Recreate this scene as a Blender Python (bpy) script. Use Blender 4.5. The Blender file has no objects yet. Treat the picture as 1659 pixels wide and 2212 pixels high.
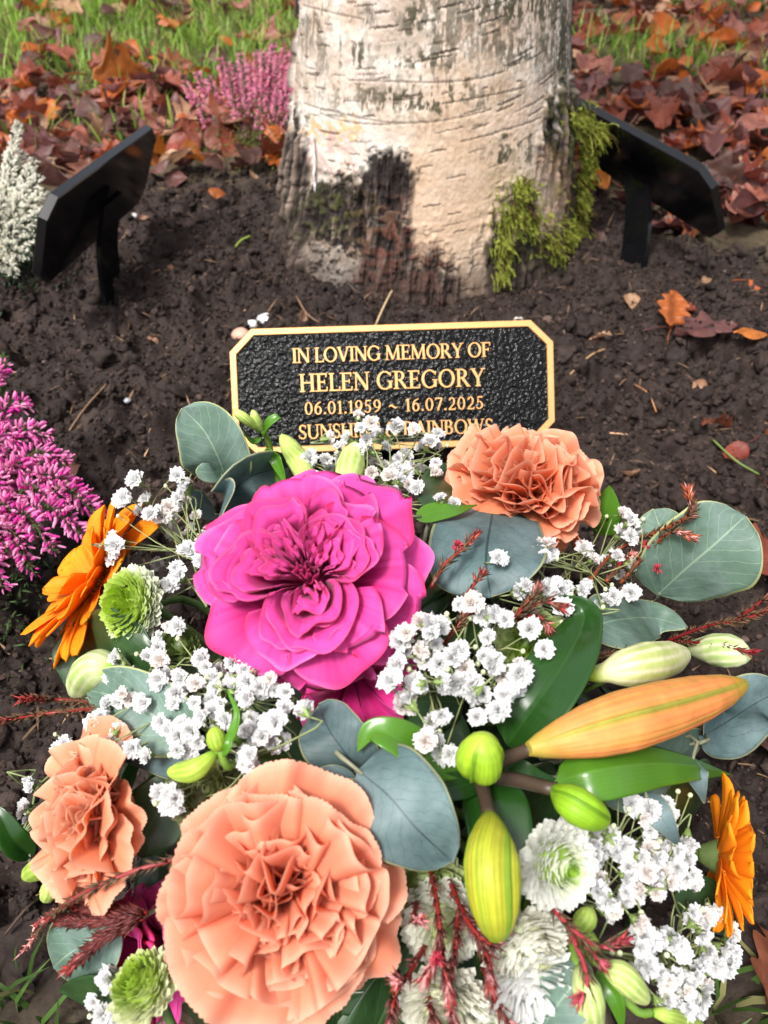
import bpy, math, random
import numpy as np

# ------------------------------------------------------------------ camera, light, exposure
sc = bpy.context.scene
CAM_H, PITCH, FPX = 0.37, math.radians(47), 1664.0
cam = bpy.data.objects.new('camera', bpy.data.cameras.new('camera'))
sc.collection.objects.link(cam); sc.camera = cam
cam.location = (0, 0, CAM_H); cam.rotation_euler = (math.radians(90) - PITCH, 0, 0)
cam.data.sensor_fit = 'HORIZONTAL'; cam.data.sensor_width = 36; cam.data.lens = 36 * FPX / 1659
cam.data.clip_start = 0.01; cam.data.clip_end = 1000
cam.data.dof.use_dof = True; cam.data.dof.focus_distance = 0.31; cam.data.dof.aperture_fstop = 21

SUN = np.array([-0.26, -0.28, 0.76]); SUN /= np.linalg.norm(SUN)
EXPOSURE, SKY, SUN_W = 0.98, 0.14, 2.3
w = bpy.data.worlds.new('World'); sc.world = w; w.use_nodes = True
nt = w.node_tree; nt.nodes.clear()
sky = nt.nodes.new('ShaderNodeTexSky'); sky.sky_type = 'NISHITA'; sky.sun_disc = False
sky.sun_elevation = math.asin(SUN[2]); sky.sun_rotation = math.atan2(SUN[0], SUN[1])
sky.air_density = 1.0; sky.dust_density = 4.0; sky.ozone_density = 1.0
bgn = nt.nodes.new('ShaderNodeBackground'); bgn.inputs['Strength'].default_value = SKY
wo = nt.nodes.new('ShaderNodeOutputWorld')
pale = nt.nodes.new('ShaderNodeHueSaturation'); pale.inputs['Saturation'].default_value = 0.35   # thin white cloud over the blue
nt.links.new(sky.outputs[0], pale.inputs['Color']); nt.links.new(pale.outputs[0], bgn.inputs[0]); nt.links.new(bgn.outputs[0], wo.inputs[0])
sl = bpy.data.lights.new('sun', 'SUN'); sl.energy = SUN_W; sl.angle = math.radians(12); sl.color = (1, 0.975, 0.93)
so = bpy.data.objects.new('sun', sl); sc.collection.objects.link(so)
from mathutils import Vector
so.rotation_euler = Vector(SUN).to_track_quat('Z', 'Y').to_euler()
sc.view_settings.view_transform = 'Standard'; sc.view_settings.look = 'None'
sc.view_settings.exposure = EXPOSURE; sc.view_settings.gamma = 1.0
sc.view_settings.use_curve_mapping = False
sc.cycles.max_bounces = 7; sc.cycles.transparent_max_bounces = 4

# ------------------------------------------------------------------ helpers
R = np.random.default_rng(7)
random.seed(7)
FW = np.array([0, math.cos(PITCH), -math.sin(PITCH)]); UP = np.array([0, math.sin(PITCH), math.cos(PITCH)])
RT = np.array([1.0, 0, 0]); CAMP = np.array([0, 0, CAM_H])
def unit(v): v = np.asarray(v, float); return v / (np.linalg.norm(v) + 1e-12)
def cv(r, u, t): return unit(r * RT + u * UP - t * FW)      # a direction: right, up the picture, towards the viewer
def ray(x, y): return FW + (x - 829.5) / FPX * RT + (1106 - y) / FPX * UP
def at(x, y, d): return CAMP + d * ray(x, y)
def on(x, y, z=0.0): r = ray(x, y); return CAMP + r * ((z - CAM_H) / r[2])
def proj(P):
    q = P - CAMP; d = q @ FW
    return 829.5 + FPX * (q @ RT) / d, 1106 - FPX * (q @ UP) / d, d
DC, DS = np.array([0, 0.15, 0.0]), np.array([0.152, 0.17, 0.158])   # the mound the arrangement is built on
def dome(x, y):
    ds = np.linspace(0.12, 0.5, 400)
    P = CAMP + ds[:, None] * ray(x, y)
    F = (((P - DC) / DS) ** 2).sum(1)
    h = np.nonzero(F <= 1.0)[0]
    return ds[h[0]] if len(h) else ds[int(np.argmin(F))]
def pt(x, y, lift=0.0): return at(x, y, dome(x, y) - lift)
def outward(p): return unit((p - DC) / DS ** 2)
def sstep(a, b, x): t = np.clip((x - a) / (b - a), 0, 1); return t * t * (3 - 2 * t)

def _h(ix, iy, iz, seed):
    seed = int(seed * 1000) & 0xFFFFF
    n = (ix.astype(np.int64) * 374761393 + iy.astype(np.int64) * 668265263 + iz.astype(np.int64) * 2147483647 + seed * 974634777) & 0xFFFFFFFF
    n = ((n ^ (n >> 13)) * 1274126177) & 0xFFFFFFFF
    n = ((n ^ (n >> 15)) * 2246822519) & 0xFFFFFFFF
    return ((n ^ (n >> 16)) & 0xFFFFFF) / float(0xFFFFFF)
def vn(p, seed=0):
    p = np.asarray(p, float); i = np.floor(p); f = p - i; f = f * f * (3 - 2 * f); i = i.astype(np.int64)
    o = 0
    for a in (0, 1):
        for b in (0, 1):
            for c in (0, 1):
                wgt = (f[..., 0] if a else 1 - f[..., 0]) * (f[..., 1] if b else 1 - f[..., 1]) * (f[..., 2] if c else 1 - f[..., 2])
                o = o + wgt * _h(i[..., 0] + a, i[..., 1] + b, i[..., 2] + c, seed)
    return o
def fbm(p, octv=4, seed=0):
    s, a, t = 0, 1.0, 0
    for k in range(octv):
        s = s + a * vn(np.asarray(p) * 2 ** k, seed + k * 17); t += a; a *= 0.5
    return s / t
def xyz(x, y, z=0): return np.stack(np.broadcast_arrays(x, y, z), -1).astype(float)

def tag(o, label=None, cat=None, group=None, kind=None):
    for k, v in (('label', label), ('category', cat), ('group', group), ('kind', kind)):
        if v: o[k] = v
    return o
def thing(name, label, cat, loc, group=None):
    o = bpy.data.objects.new(name, None); sc.collection.objects.link(o)
    o.location = loc; o.empty_display_size = 0.01
    return tag(o, label, cat, group)
def worldloc(o):
    p = np.zeros(3)
    while o is not None: p = p + np.array(o.location); o = o.parent
    return p

class MB:
    """collects pieces; build() links them as one mesh object"""
    def __init__(s): s.v = []; s.c = []; s.q = []; s.t = []; s.qm = []; s.tm = []; s.n = 0
    def _add(s, v, col):
        v = np.asarray(v, float).reshape(-1, 3); c = np.empty((len(v), 3)); c[:] = col
        s.v.append(v); s.c.append(c); b = s.n; s.n += len(v); return b
    def raw(s, v, f, col=(1, 1, 1), m=0):
        b = s._add(v, col); f = np.asarray(f)
        if f.shape[1] == 4: s.q.append(f + b); s.qm.append(np.full(len(f), m))
        else: s.t.append(f + b); s.tm.append(np.full(len(f), m))
        return s
    def grid(s, P, col=(1, 1, 1), closed=False, m=0):
        nu, nv = P.shape[:2]
        c = np.asarray(col, float)
        if c.ndim == 3: c = c.reshape(-1, 3)
        i = np.arange(nu if closed else nu - 1)[:, None]; j = np.arange(nv - 1)[None]
        i2 = (i + 1) % nu
        f = np.stack([i * nv + j, i2 * nv + j, i2 * nv + j + 1, i * nv + j + 1], -1).reshape(-1, 4)
        return s.raw(P.reshape(-1, 3), f, c, m)
    def tube(s, pts, rad, sides=6, col=(1, 1, 1), m=0, cap=True):
        pts = np.asarray(pts, float); n = len(pts); rad = np.broadcast_to(np.asarray(rad, float), (n,))
        T = np.gradient(pts, axis=0); T /= np.linalg.norm(T, axis=1)[:, None] + 1e-12
        ref = np.array([0.31, 0.17, 0.93]) if abs(T[0] @ np.array([0.31, 0.17, 0.93])) < 0.9 else np.array([1.0, 0, 0])
        X = np.cross(T, ref); X /= np.linalg.norm(X, axis=1)[:, None] + 1e-12; Y = np.cross(T, X)
        a = np.linspace(0, 2 * math.pi, sides, endpoint=False)
        P = pts[None] + (np.cos(a)[:, None, None] * X[None] + np.sin(a)[:, None, None] * Y[None]) * rad[None, :, None]
        if cap:
            P = np.concatenate([np.broadcast_to(pts[0], (sides, 1, 3)), P, np.broadcast_to(pts[-1], (sides, 1, 3))], 1)
        c = np.asarray(col, float)
        if c.ndim == 2:
            c = np.concatenate([c[:1], c, c[-1:]]) if cap else c
            c = np.broadcast_to(c[None], (sides,) + c.shape)
        return s.grid(P, c, True, m)
    def scatter(s, tv, tf, M, pos, col, tc=None, m=0):
        """copies of a template: M (N,3,3), pos (N,3), col (N,3); tc (k,3) multiplies"""
        N, k = len(pos), len(tv)
        V = np.einsum('nij,kj->nki', M, tv) + pos[:, None]
        C = np.broadcast_to(np.asarray(col, float)[:, None], (N, k, 3))
        if tc is not None: C = C * tc[None]
        f = (np.asarray(tf)[None] + (np.arange(N) * k)[:, None, None]).reshape(-1, np.asarray(tf).shape[1])
        return s.raw(V.reshape(-1, 3), f, C.reshape(-1, 3), m)
    def build(s, name, mats, parent=None, origin=None, smooth=True):
        V = np.concatenate(s.v); C = np.concatenate(s.c)
        org = worldloc(parent) if parent is not None else (np.zeros(3) if origin is None else np.asarray(origin, float))
        me = bpy.data.meshes.new(name)
        q = np.concatenate(s.q) if s.q else np.zeros((0, 4), int); t = np.concatenate(s.t) if s.t else np.zeros((0, 3), int)
        me.vertices.add(len(V)); me.vertices.foreach_set('co', (V - org).astype(np.float32).ravel())
        nl = q.size + t.size; me.loops.add(nl)
        me.loops.foreach_set('vertex_index', np.concatenate([q.ravel(), t.ravel()]).astype(np.int32))
        me.polygons.add(len(q) + len(t))
        st = np.concatenate([np.arange(len(q)) * 4, q.size + np.arange(len(t)) * 3]).astype(np.int32)
        me.polygons.foreach_set('loop_start', st)
        mi = np.concatenate([x for x in s.qm + s.tm]).astype(np.int32)
        me.polygons.foreach_set('material_index', mi)
        me.update(calc_edges=True)
        a = me.attributes.new('tint', 'FLOAT_COLOR', 'POINT')
        a.data.foreach_set('color', np.concatenate([C, np.ones((len(C), 1))], 1).astype(np.float32).ravel())
        me.polygons.foreach_set('use_smooth', np.full(len(q) + len(t), smooth))
        for m in (mats if isinstance(mats, (list, tuple)) else [mats]): me.materials.append(m)
        o = bpy.data.objects.new(name, me); sc.collection.objects.link(o)
        if parent is not None: o.parent = parent
        else: o.location = org
        return o

def frame(axis, ref=UP):
    z = unit(axis); y = ref - z * (ref @ z)
    if np.linalg.norm(y) < 1e-3: y = RT - z * (RT @ z)
    y = unit(y); return np.stack([np.cross(y, z), y, z], 1)     # columns x, y, z
def frames(Z, spin=None):
    Z = Z / (np.linalg.norm(Z, axis=1)[:, None] + 1e-12)
    ref = np.where(np.abs(Z[:, 2:3]) < 0.9, np.array([[0, 0, 1.0]]), np.array([[1.0, 0, 0]]))
    X = np.cross(ref, Z); X /= np.linalg.norm(X, axis=1)[:, None]; Y = np.cross(Z, X)
    if spin is not None:
        c, s_ = np.cos(spin)[:, None], np.sin(spin)[:, None]; X, Y = X * c + Y * s_, Y * c - X * s_
    return np.stack([X, Y, Z], 2)
def spline(P, n):
    P = np.asarray(P, float)
    if len(P) == 2: return P[0] + np.linspace(0, 1, n)[:, None] * (P[1] - P[0])
    Q = np.concatenate([[2 * P[0] - P[1]], P, [2 * P[-1] - P[-2]]]); k = len(P) - 1
    t = np.linspace(0, k, n); i = np.minimum(t.astype(int), k - 1); f = (t - i)[:, None]
    a, b, c, d = Q[i], Q[i + 1], Q[i + 2], Q[i + 3]
    return 0.5 * (2 * b + (c - a) * f + (2 * a - 5 * b + 4 * c - d) * f ** 2 + (3 * b - a - 3 * c + d) * f ** 3)

# ------------------------------------------------------------------ materials
def N(nt, t, **kw):
    n = nt.nodes.new(t)
    for k, v in kw.items():
        if k in n.inputs: n.inputs[k].default_value = v
        else: setattr(n, k, v)
    return n
def material(name, col=None, rough=0.5, spec=0.3, trans=0.0, tcol=1.0, noise=0.0, nscale=60, bump=0.0, bscale=300, hue=0.0, val=0.0, metal=0.0, veins=None, wax=0.0, sheen=0.0):
    m = bpy.data.materials.new(name); m.use_nodes = True; t = m.node_tree; t.nodes.clear(); L = t.links.new
    out = N(t, 'ShaderNodeOutputMaterial'); p = N(t, 'ShaderNodeBsdfPrincipled')
    p.inputs['Roughness'].default_value = rough; p.inputs['Specular IOR Level'].default_value = spec; p.inputs['Metallic'].default_value = metal
    tc = N(t, 'ShaderNodeTexCoord')
    at_ = N(t, 'ShaderNodeAttribute', attribute_name='tint')
    if col is None: c = at_.outputs['Color']
    else:
        r = N(t, 'ShaderNodeRGB'); r.outputs[0].default_value = (*col, 1); c = r.outputs[0]
    if veins:
        sx = N(t, 'ShaderNodeSeparateColor'); L(at_.outputs['Color'], sx.inputs[0])
        def M(op, a, b=None):
            n = N(t, 'ShaderNodeMath', operation=op)
            for i, q in enumerate((a, b)):
                if q is None: continue
                if isinstance(q, (int, float)): n.inputs[i].default_value = q
                else: L(q, n.inputs[i])
            return n.outputs[0]
        au = M('ABSOLUTE', M('SUBTRACT', sx.outputs[1], 0.5)); au = M('MULTIPLY', au, 2.0); v = sx.outputs[0]
        nz = N(t, 'ShaderNodeTexNoise', Scale=veins.get('nscale', 90.0), Detail=3.0); L(tc.outputs['Object'], nz.inputs['Vector'])
        wob = M('MULTIPLY', M('SUBTRACT', nz.outputs[0], 0.5), veins.get('wob', 1.4))
        if veins['kind'] == 'side':
            ph = M('ADD', M('SUBTRACT', M('MULTIPLY', v, veins.get('n', 7.0)), M('MULTIPLY', au, veins.get('slope', 2.2))), wob)
            fr = M('ABSOLUTE', M('SUBTRACT', M('FRACT', ph), 0.5))
            line = M('MAXIMUM', M('LESS_THAN', fr, 0.035), 0.0)
            mid = M('LESS_THAN', au, 0.022)
            mask = M('MAXIMUM', M('MULTIPLY', line, 0.55), mid)
        else:
            fr = M('ABSOLUTE', M('SUBTRACT', M('FRACT', M('ADD', M('MULTIPLY', sx.outputs[1], veins.get('n', 13.0)), M('MULTIPLY', wob, 0.15))), 0.5))
            mask = M('MAXIMUM', M('MULTIPLY', M('LESS_THAN', fr, 0.10), 0.5), M('MULTIPLY', M('LESS_THAN', au, 0.05), 0.9))
        mask = M('MULTIPLY', mask, veins.get('amt', 0.6))
        mx = N(t, 'ShaderNodeMix', data_type='RGBA'); L(mask, mx.inputs[0]); L(c, mx.inputs[6]); mx.inputs[7].default_value = (*veins['col'], 1); c = mx.outputs[2]
        if veins.get('rim'):
            em = M('GREATER_THAN', au, 0.955)
            mx = N(t, 'ShaderNodeMix', data_type='RGBA'); L(M('MULTIPLY', em, 0.75), mx.inputs[0]); L(c, mx.inputs[6]); mx.inputs[7].default_value = (*veins['rim'], 1); c = mx.outputs[2]
        bmp = N(t, 'ShaderNodeBump', Strength=0.25, Distance=0.0006); L(mask, bmp.inputs['Height']); bn = bmp.outputs[0]
    else: bn = None
    if noise:
        nz = N(t, 'ShaderNodeTexNoise', Scale=float(nscale), Detail=5.0, Roughness=0.6); L(tc.outputs['Object'], nz.inputs['Vector'])
        mr = N(t, 'ShaderNodeMapRange'); L(nz.outputs[0], mr.inputs[0]); mr.inputs[1].default_value = 0.25; mr.inputs[2].default_value = 0.75
        mr.inputs[3].default_value = 1 - noise; mr.inputs[4].default_value = 1 + noise
        mx = N(t, 'ShaderNodeMix', data_type='RGBA', blend_type='MULTIPLY'); mx.inputs[0].default_value = 1.0; L(c, mx.inputs[6]); L(mr.outputs[0], mx.inputs[7]); c = mx.outputs[2]
    if wax:
        nz = N(t, 'ShaderNodeTexNoise', Scale=45.0, Detail=6.0, Roughness=0.7); L(tc.outputs['Object'], nz.inputs['Vector'])
        mr = N(t, 'ShaderNodeMapRange'); L(nz.outputs[0], mr.inputs[0]); mr.inputs[1].default_value = 0.45; mr.inputs[2].default_value = 0.7; mr.inputs[4].default_value = wax
        mx = N(t, 'ShaderNodeMix', data_type='RGBA'); L(mr.outputs[0], mx.inputs[0]); L(c, mx.inputs[6]); mx.inputs[7].default_value = (0.34, 0.40, 0.42, 1); c = mx.outputs[2]
    if hue or val:
        oi = N(t, 'ShaderNodeObjectInfo'); hs = N(t, 'ShaderNodeHueSaturation')
        a = N(t, 'ShaderNodeMapRange'); L(oi.outputs['Random'], a.inputs[0]); a.inputs[3].default_value = 0.5 - hue; a.inputs[4].default_value = 0.5 + hue
        b = N(t, 'ShaderNodeMath', operation='FRACT'); b2 = N(t, 'ShaderNodeMath', operation='MULTIPLY'); b2.inputs[1].default_value = 7.31
        L(oi.outputs['Random'], b2.inputs[0]); L(b2.outputs[0], b.inputs[0])
        d = N(t, 'ShaderNodeMapRange'); L(b.outputs[0], d.inputs[0]); d.inputs[3].default_value = 1 - val; d.inputs[4].default_value = 1 + val
        L(a.outputs[0], hs.inputs['Hue']); L(d.outputs[0], hs.inputs['Value']); L(c, hs.inputs['Color']); c = hs.outputs[0]
    L(c, p.inputs['Base Color'])
    if bump:
        nz = N(t, 'ShaderNodeTexNoise', Scale=float(bscale), Detail=4.0); L(tc.outputs['Object'], nz.inputs['Vector'])
        bmp = N(t, 'ShaderNodeBump', Strength=bump, Distance=0.001); L(nz.outputs[0], bmp.inputs['Height'])
        if bn is not None: L(bn, bmp.inputs['Normal'])
        bn = bmp.outputs[0]
    if bn is not None: L(bn, p.inputs['Normal'])
    if sheen: p.inputs['Sheen Weight'].default_value = sheen
    if trans:
        tr = N(t, 'ShaderNodeBsdfTranslucent'); L(c, tr.inputs['Color'])
        ms = N(t, 'ShaderNodeMixShader'); ms.inputs[0].default_value = trans
        L(p.outputs[0], ms.inputs[1]); L(tr.outputs[0], ms.inputs[2]); L(ms.outputs[0], out.inputs[0])
    else: L(p.outputs[0], out.inputs[0])
    return m

M = {}
M['rose'] = material('rose_petal', None, 0.6, 0.18, 0.28, noise=0.14, nscale=70, bump=0.12, bscale=420, sheen=0.1)
M['carn'] = material('carnation_petal', None, 0.65, 0.12, 0.55, noise=0.09, nscale=90, bump=0.10, bscale=500)
M['gerb'] = material('gerbera_petal', None, 0.5, 0.25, 0.34, noise=0.10, nscale=120)
M['white'] = material('white_petal', None, 0.6, 0.15, 0.45)
M['chrys'] = material('pompon_petal', None, 0.6, 0.15, 0.5)
M['stem'] = material('green_stem', None, 0.45, 0.4, 0.0, noise=0.25, nscale=160)
M['bud'] = material('bud_skin', None, 0.48, 0.28, 0.12, noise=0.2, nscale=130, bump=0.15, bscale=260)
M['euc'] = material('eucalyptus_leaf', (0.105, 0.175, 0.130), 0.5, 0.35, 0.12, noise=0.30, nscale=75, bump=0.25, bscale=220, wax=0.35, val=0.10,
                    veins=dict(kind='side', n=8.0, slope=3.0, col=(0.26, 0.36, 0.25), rim=(0.45, 0.46, 0.18), amt=0.8, wob=1.2))
M['eucb'] = material('blue_eucalyptus_leaf', (0.072, 0.118, 0.118), 0.52, 0.28, 0.10, noise=0.34, nscale=55, bump=0.2, bscale=220, wax=0.22, val=0.10,
                     veins=dict(kind='side', n=9.0, slope=3.4, col=(0.024, 0.045, 0.048), rim=(0.30, 0.30, 0.14), amt=1.0, wob=2.2, nscale=140))
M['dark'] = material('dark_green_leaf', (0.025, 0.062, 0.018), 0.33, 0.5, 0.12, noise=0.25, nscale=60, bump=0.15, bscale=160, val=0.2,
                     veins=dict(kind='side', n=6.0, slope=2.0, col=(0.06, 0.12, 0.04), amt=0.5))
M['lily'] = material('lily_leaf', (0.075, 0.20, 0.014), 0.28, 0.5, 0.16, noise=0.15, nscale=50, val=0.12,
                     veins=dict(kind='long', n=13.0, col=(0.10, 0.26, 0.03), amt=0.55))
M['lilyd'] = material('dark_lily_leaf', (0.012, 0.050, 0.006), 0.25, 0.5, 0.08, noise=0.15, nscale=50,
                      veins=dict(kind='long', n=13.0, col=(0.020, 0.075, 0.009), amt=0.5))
M['erica'] = material('erica_needles', None, 0.5, 0.3, 0.15, noise=0.2, nscale=200)
M['heath'] = material('heather_bells', None, 0.65, 0.15, 0.35)
M['moss'] = material('moss_fronds', None, 0.7, 0.1, 0.35)
M['grass'] = material('grass_blades', None, 0.45, 0.3, 0.35)
M['bark'] = material('birch_bark', None, 0.72, 0.2, 0.0, noise=0.10, nscale=160, bump=0.5, bscale=260)
M['soil'] = material('soil', None, 0.75, 0.22, 0.0, noise=0.45, nscale=170, bump=0.9, bscale=420)
M['clod'] = material('soil_crumbs', None, 0.75, 0.22, 0.0, noise=0.4, nscale=240, bump=0.8, bscale=600)
M['pebble'] = material('pebble', None, 0.5, 0.4, 0.0, noise=0.2, nscale=120)
M['straw'] = material('dry_stalk', None, 0.6, 0.3)
M['black'] = material('black_acrylic', (0.005, 0.005, 0.006), 0.13, 0.45, 0.0)
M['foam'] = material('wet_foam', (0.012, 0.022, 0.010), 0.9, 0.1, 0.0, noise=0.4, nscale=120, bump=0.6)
M['gold'] = material('brass_edge', (0.62, 0.33, 0.125), 0.42, 0.5, 0.0, metal=0.55, noise=0.06, nscale=300, bump=0.1, bscale=900)
def plaque_face():
    m = bpy.data.materials.new('hammered_black_face'); m.use_nodes = True; t = m.node_tree; L = t.links.new
    p = t.nodes['Principled BSDF']; p.inputs['Base Color'].default_value = (0.004, 0.004, 0.004, 1); p.inputs['Roughness'].default_value = 0.13; p.inputs['Specular IOR Level'].default_value = 0.16
    tc = N(t, 'ShaderNodeTexCoord'); v = N(t, 'ShaderNodeTexVoronoi', Scale=420.0, feature='SMOOTH_F1'); L(tc.outputs['Object'], v.inputs['Vector'])
    n = N(t, 'ShaderNodeTexNoise', Scale=500.0, Detail=2.0); L(tc.outputs['Object'], n.inputs['Vector'])
    a = N(t, 'ShaderNodeMath', operation='ADD'); L(v.outputs[0], a.inputs[0]); L(n.outputs[0], a.inputs[1])
    b = N(t, 'ShaderNodeBump', Strength=0.9, Distance=0.0011); L(a.outputs[0], b.inputs['Height']); L(b.outputs[0], p.inputs['Normal'])
    return m
M['face'] = plaque_face()
LEAFC = {'russet': (0.20, 0.052, 0.026), 'orange brown': (0.38, 0.10, 0.018), 'purple brown': (0.13, 0.052, 0.046), 'tan': (0.34, 0.19, 0.11), 'pinkish brown': (0.23, 0.085, 0.058), 'dark brown': (0.075, 0.032, 0.022)}
for k, c in LEAFC.items():
    M[k] = material(k.replace(' ', '_') + '_leaf', c, 0.48, 0.4, 0.3, noise=0.4, nscale=60, bump=0.6, bscale=180, hue=0.012, val=0.25,
                    veins=dict(kind='side', n=8.0, slope=2.0, col=tuple(x * 0.55 for x in c), amt=0.75))

# ------------------------------------------------------------------ ground
TX, TY = 0.043, 0.755
def soilmask(x, y):
    n = (fbm(xyz(x * 7, y * 7), 3, 3) - 0.5) * 0.5
    return 1 - sstep(0.86, 1.14, (np.abs(x) / 0.42) ** 2.2 + ((y - 0.46) / 0.415) ** 2 + n)
def gbase(x, y):
    d = np.hypot(x - TX, y - TY)
    return (fbm(xyz(x * 5, y * 5), 3, 11) - 0.5) * 0.034 * (1 - np.exp(-np.maximum(d - 0.14, 0) / 0.06)) - 0.006 * np.exp(-np.maximum(d - 0.15, 0) / 0.05)
def gz(x, y):
    x = np.asarray(x, float); y = np.asarray(y, float)
    m = soilmask(x, y)
    c = (fbm(xyz(x * 30, y * 30), 4, 21) - 0.5) * 0.034 + (fbm(xyz(x * 110, y * 110), 4, 31) - 0.5) * 0.024 - 0.012 * sstep(.56, .66, fbm(xyz(x * 45, y * 45), 2, 33))
    near = (np.abs(x) < 3) & (y < 4)
    return gbase(x, y) + np.where(near, c * (0.25 + 0.75 * m) * (1 - 0.7 * np.exp(-np.maximum(np.hypot(x - TX, y - TY) - 0.15, 0) / 0.03)), 0)
def axisc(a0, a1, n, lo, hi):
    c = np.linspace(a0, a1, n); st = c[1] - c[0]
    def run(lim, start, sgn):
        o, s, x = [], st, start
        while (lim - x) * sgn > 0: s *= 1.22; x += sgn * s; o.append(x)
        return o
    return np.array(sorted(run(lo, a0, -1)) + list(c) + run(hi, a1, 1))
gx = axisc(-0.55, 0.55, 360, -300, 300); gy = axisc(0.02, 1.05, 340, -300, 400)
GX, GY = np.meshgrid(gx, gy, indexing='ij')
GZ = gz(GX, GY)
sm = soilmask(GX, GY)[..., None]
tone = fbm(xyz(GX * 12, GY * 12), 4, 41)[..., None]
soilc = np.array([0.0221, 0.0140, 0.0115]) * (0.6 + 0.9 * tone)
lawn = np.array([0.060, 0.045, 0.026]) * (0.5 + tone)
mb = MB(); mb.grid(xyz(GX, GY, GZ), np.clip(sm * soilc + (1 - sm) * lawn, 0, 1))
tag(mb.build('ground', M['soil']), kind='structure')

def ico(sub=1):
    t = (1 + 5 ** 0.5) / 2
    v = np.array([[-1, t, 0], [1, t, 0], [-1, -t, 0], [1, -t, 0], [0, -1, t], [0, 1, t], [0, -1, -t], [0, 1, -t], [t, 0, -1], [t, 0, 1], [-t, 0, -1], [-t, 0, 1]], float)
    f = [[0, 11, 5], [0, 5, 1], [0, 1, 7], [0, 7, 10], [0, 10, 11], [1, 5, 9], [5, 11, 4], [11, 10, 2], [10, 7, 6], [7, 1, 8], [3, 9, 4], [3, 4, 2], [3, 2, 6], [3, 6, 8], [3, 8, 9], [4, 9, 5], [2, 4, 11], [6, 2, 10], [8, 6, 7], [9, 8, 1]]
    if not sub: return v / np.linalg.norm(v[0]), np.array(f)
    v = [list(unit(q)) for q in v]
    for _ in range(sub): v, f = split(v, f)
    return np.array(v), np.array(f)
def split(v, f):
    cache = {}; g = []
    def mid(a, b):
        k = (min(a, b), max(a, b))
        if k not in cache: cache[k] = len(v); v.append(list(unit(np.array(v[a]) + v[b])))
        return cache[k]
    for a, b, c in f:
        x, y, z = mid(a, b), mid(b, c), mid(c, a); g += [[a, x, z], [b, y, x], [c, z, y], [x, y, z]]
    return v, g
IV, IF = ico()
def randrot(n):
    q = R.normal(size=(n, 4)); q /= np.linalg.norm(q, axis=1)[:, None]; a, b, c, d = q.T
    return np.stack([np.stack([1 - 2 * (c * c + d * d), 2 * (b * c - a * d), 2 * (b * d + a * c)], -1), np.stack([2 * (b * c + a * d), 1 - 2 * (b * b + d * d), 2 * (c * d - a * b)], -1), np.stack([2 * (b * d - a * c), 2 * (c * d + a * b), 1 - 2 * (b * b + c * c)], -1)], 1)
mb = MB(); KV, KF = ico(2)
for k in range(14):
    n = 760
    x = R.uniform(-0.5, 0.5, n); y = R.uniform(0.1, 0.95, n)
    keep = (soilmask(x, y) > 0.04) & (np.hypot(x - TX, y - TY) > 0.14) & (fbm(xyz(x * 20, y * 20), 3, 81) + R.normal(0, .08, n) > 0.46); x, y = x[keep], y[keep]; n = len(x)
    s = np.clip(np.exp(R.normal(math.log(0.0029), 0.45, n)), 0.0016, 0.0085)
    g = fbm(KV * 1.3 + k * 9, 4, 50 + k) + 0.5 * np.abs(fbm(KV * 3.5 + k * 5, 3, 90 + k) - .5); tv = KV * np.clip(0.05 + 1.9 * (g - .05), .2, 2)[:, None]
    b_ = np.exp(R.normal(-0.05, 0.30, n))[:, None]
    mb.scatter(tv, KF, randrot(n) * (s[:, None, None] * R.uniform(0.5, 1.35, (n, 1, 3))), xyz(x, y, gz(x, y) + s * 0.2), np.array([0.0255, 0.0166, 0.0136]) * b_)
tag(mb.build('soil_clods', M['clod']), 'damp dark clods of earth on the memorial bed', 'soil', kind='stuff'); mb = MB()
n = 110000; x = R.uniform(-0.5, 0.5, n); y = R.uniform(0.1, 0.97, n); k = (soilmask(x, y) > 0.04) & (np.hypot(x - TX, y - TY) > 0.145); x, y = x[k], y[k]; n = len(x)
s = np.clip(np.exp(R.normal(math.log(0.0010), 0.45, n)), 0.0004, 0.0028); JV, JF = ico(0)
mb.scatter(JV * np.array([[1.2, .8, 1]]), JF, randrot(n) * (s[:, None, None] * R.uniform(0.5, 1.5, (n, 1, 3))), xyz(x, y, gz(x, y) + s * 0.3), np.array([0.0289, 0.0187, 0.0149]) * np.exp(R.normal(-.05, .5, (n, 1))))
n = 1500; x = R.uniform(-0.5, 0.5, n); y = R.uniform(0.1, 0.95, n); k = (soilmask(x, y) > 0.4) & (np.hypot(x - TX, y - TY) > 0.15); x, y = x[k], y[k]; n = len(x)
D = np.stack([R.normal(size=n), R.normal(size=n), R.normal(0, .25, n)], 1)     # root fibres and straw crumbs
mb.scatter(np.array([[-.04, 0, 0], [.04, 0, 0], [.05, .03, .5], [0, 0, 1.0], [-.05, .03, .5]]), [[0, 1, 2], [0, 2, 4], [4, 2, 3]], frames(D) * R.uniform(0.004, 0.016, n)[:, None, None], xyz(x, y, gz(x, y) + 0.002), np.array([0.16, 0.095, 0.055]) * np.exp(R.normal(0, .5, (n, 1))))
tag(mb.build('soil_crumbs', M['clod'], smooth=False), 'dark crumbly soil lumps covering the memorial bed', 'soil', kind='stuff')

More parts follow.
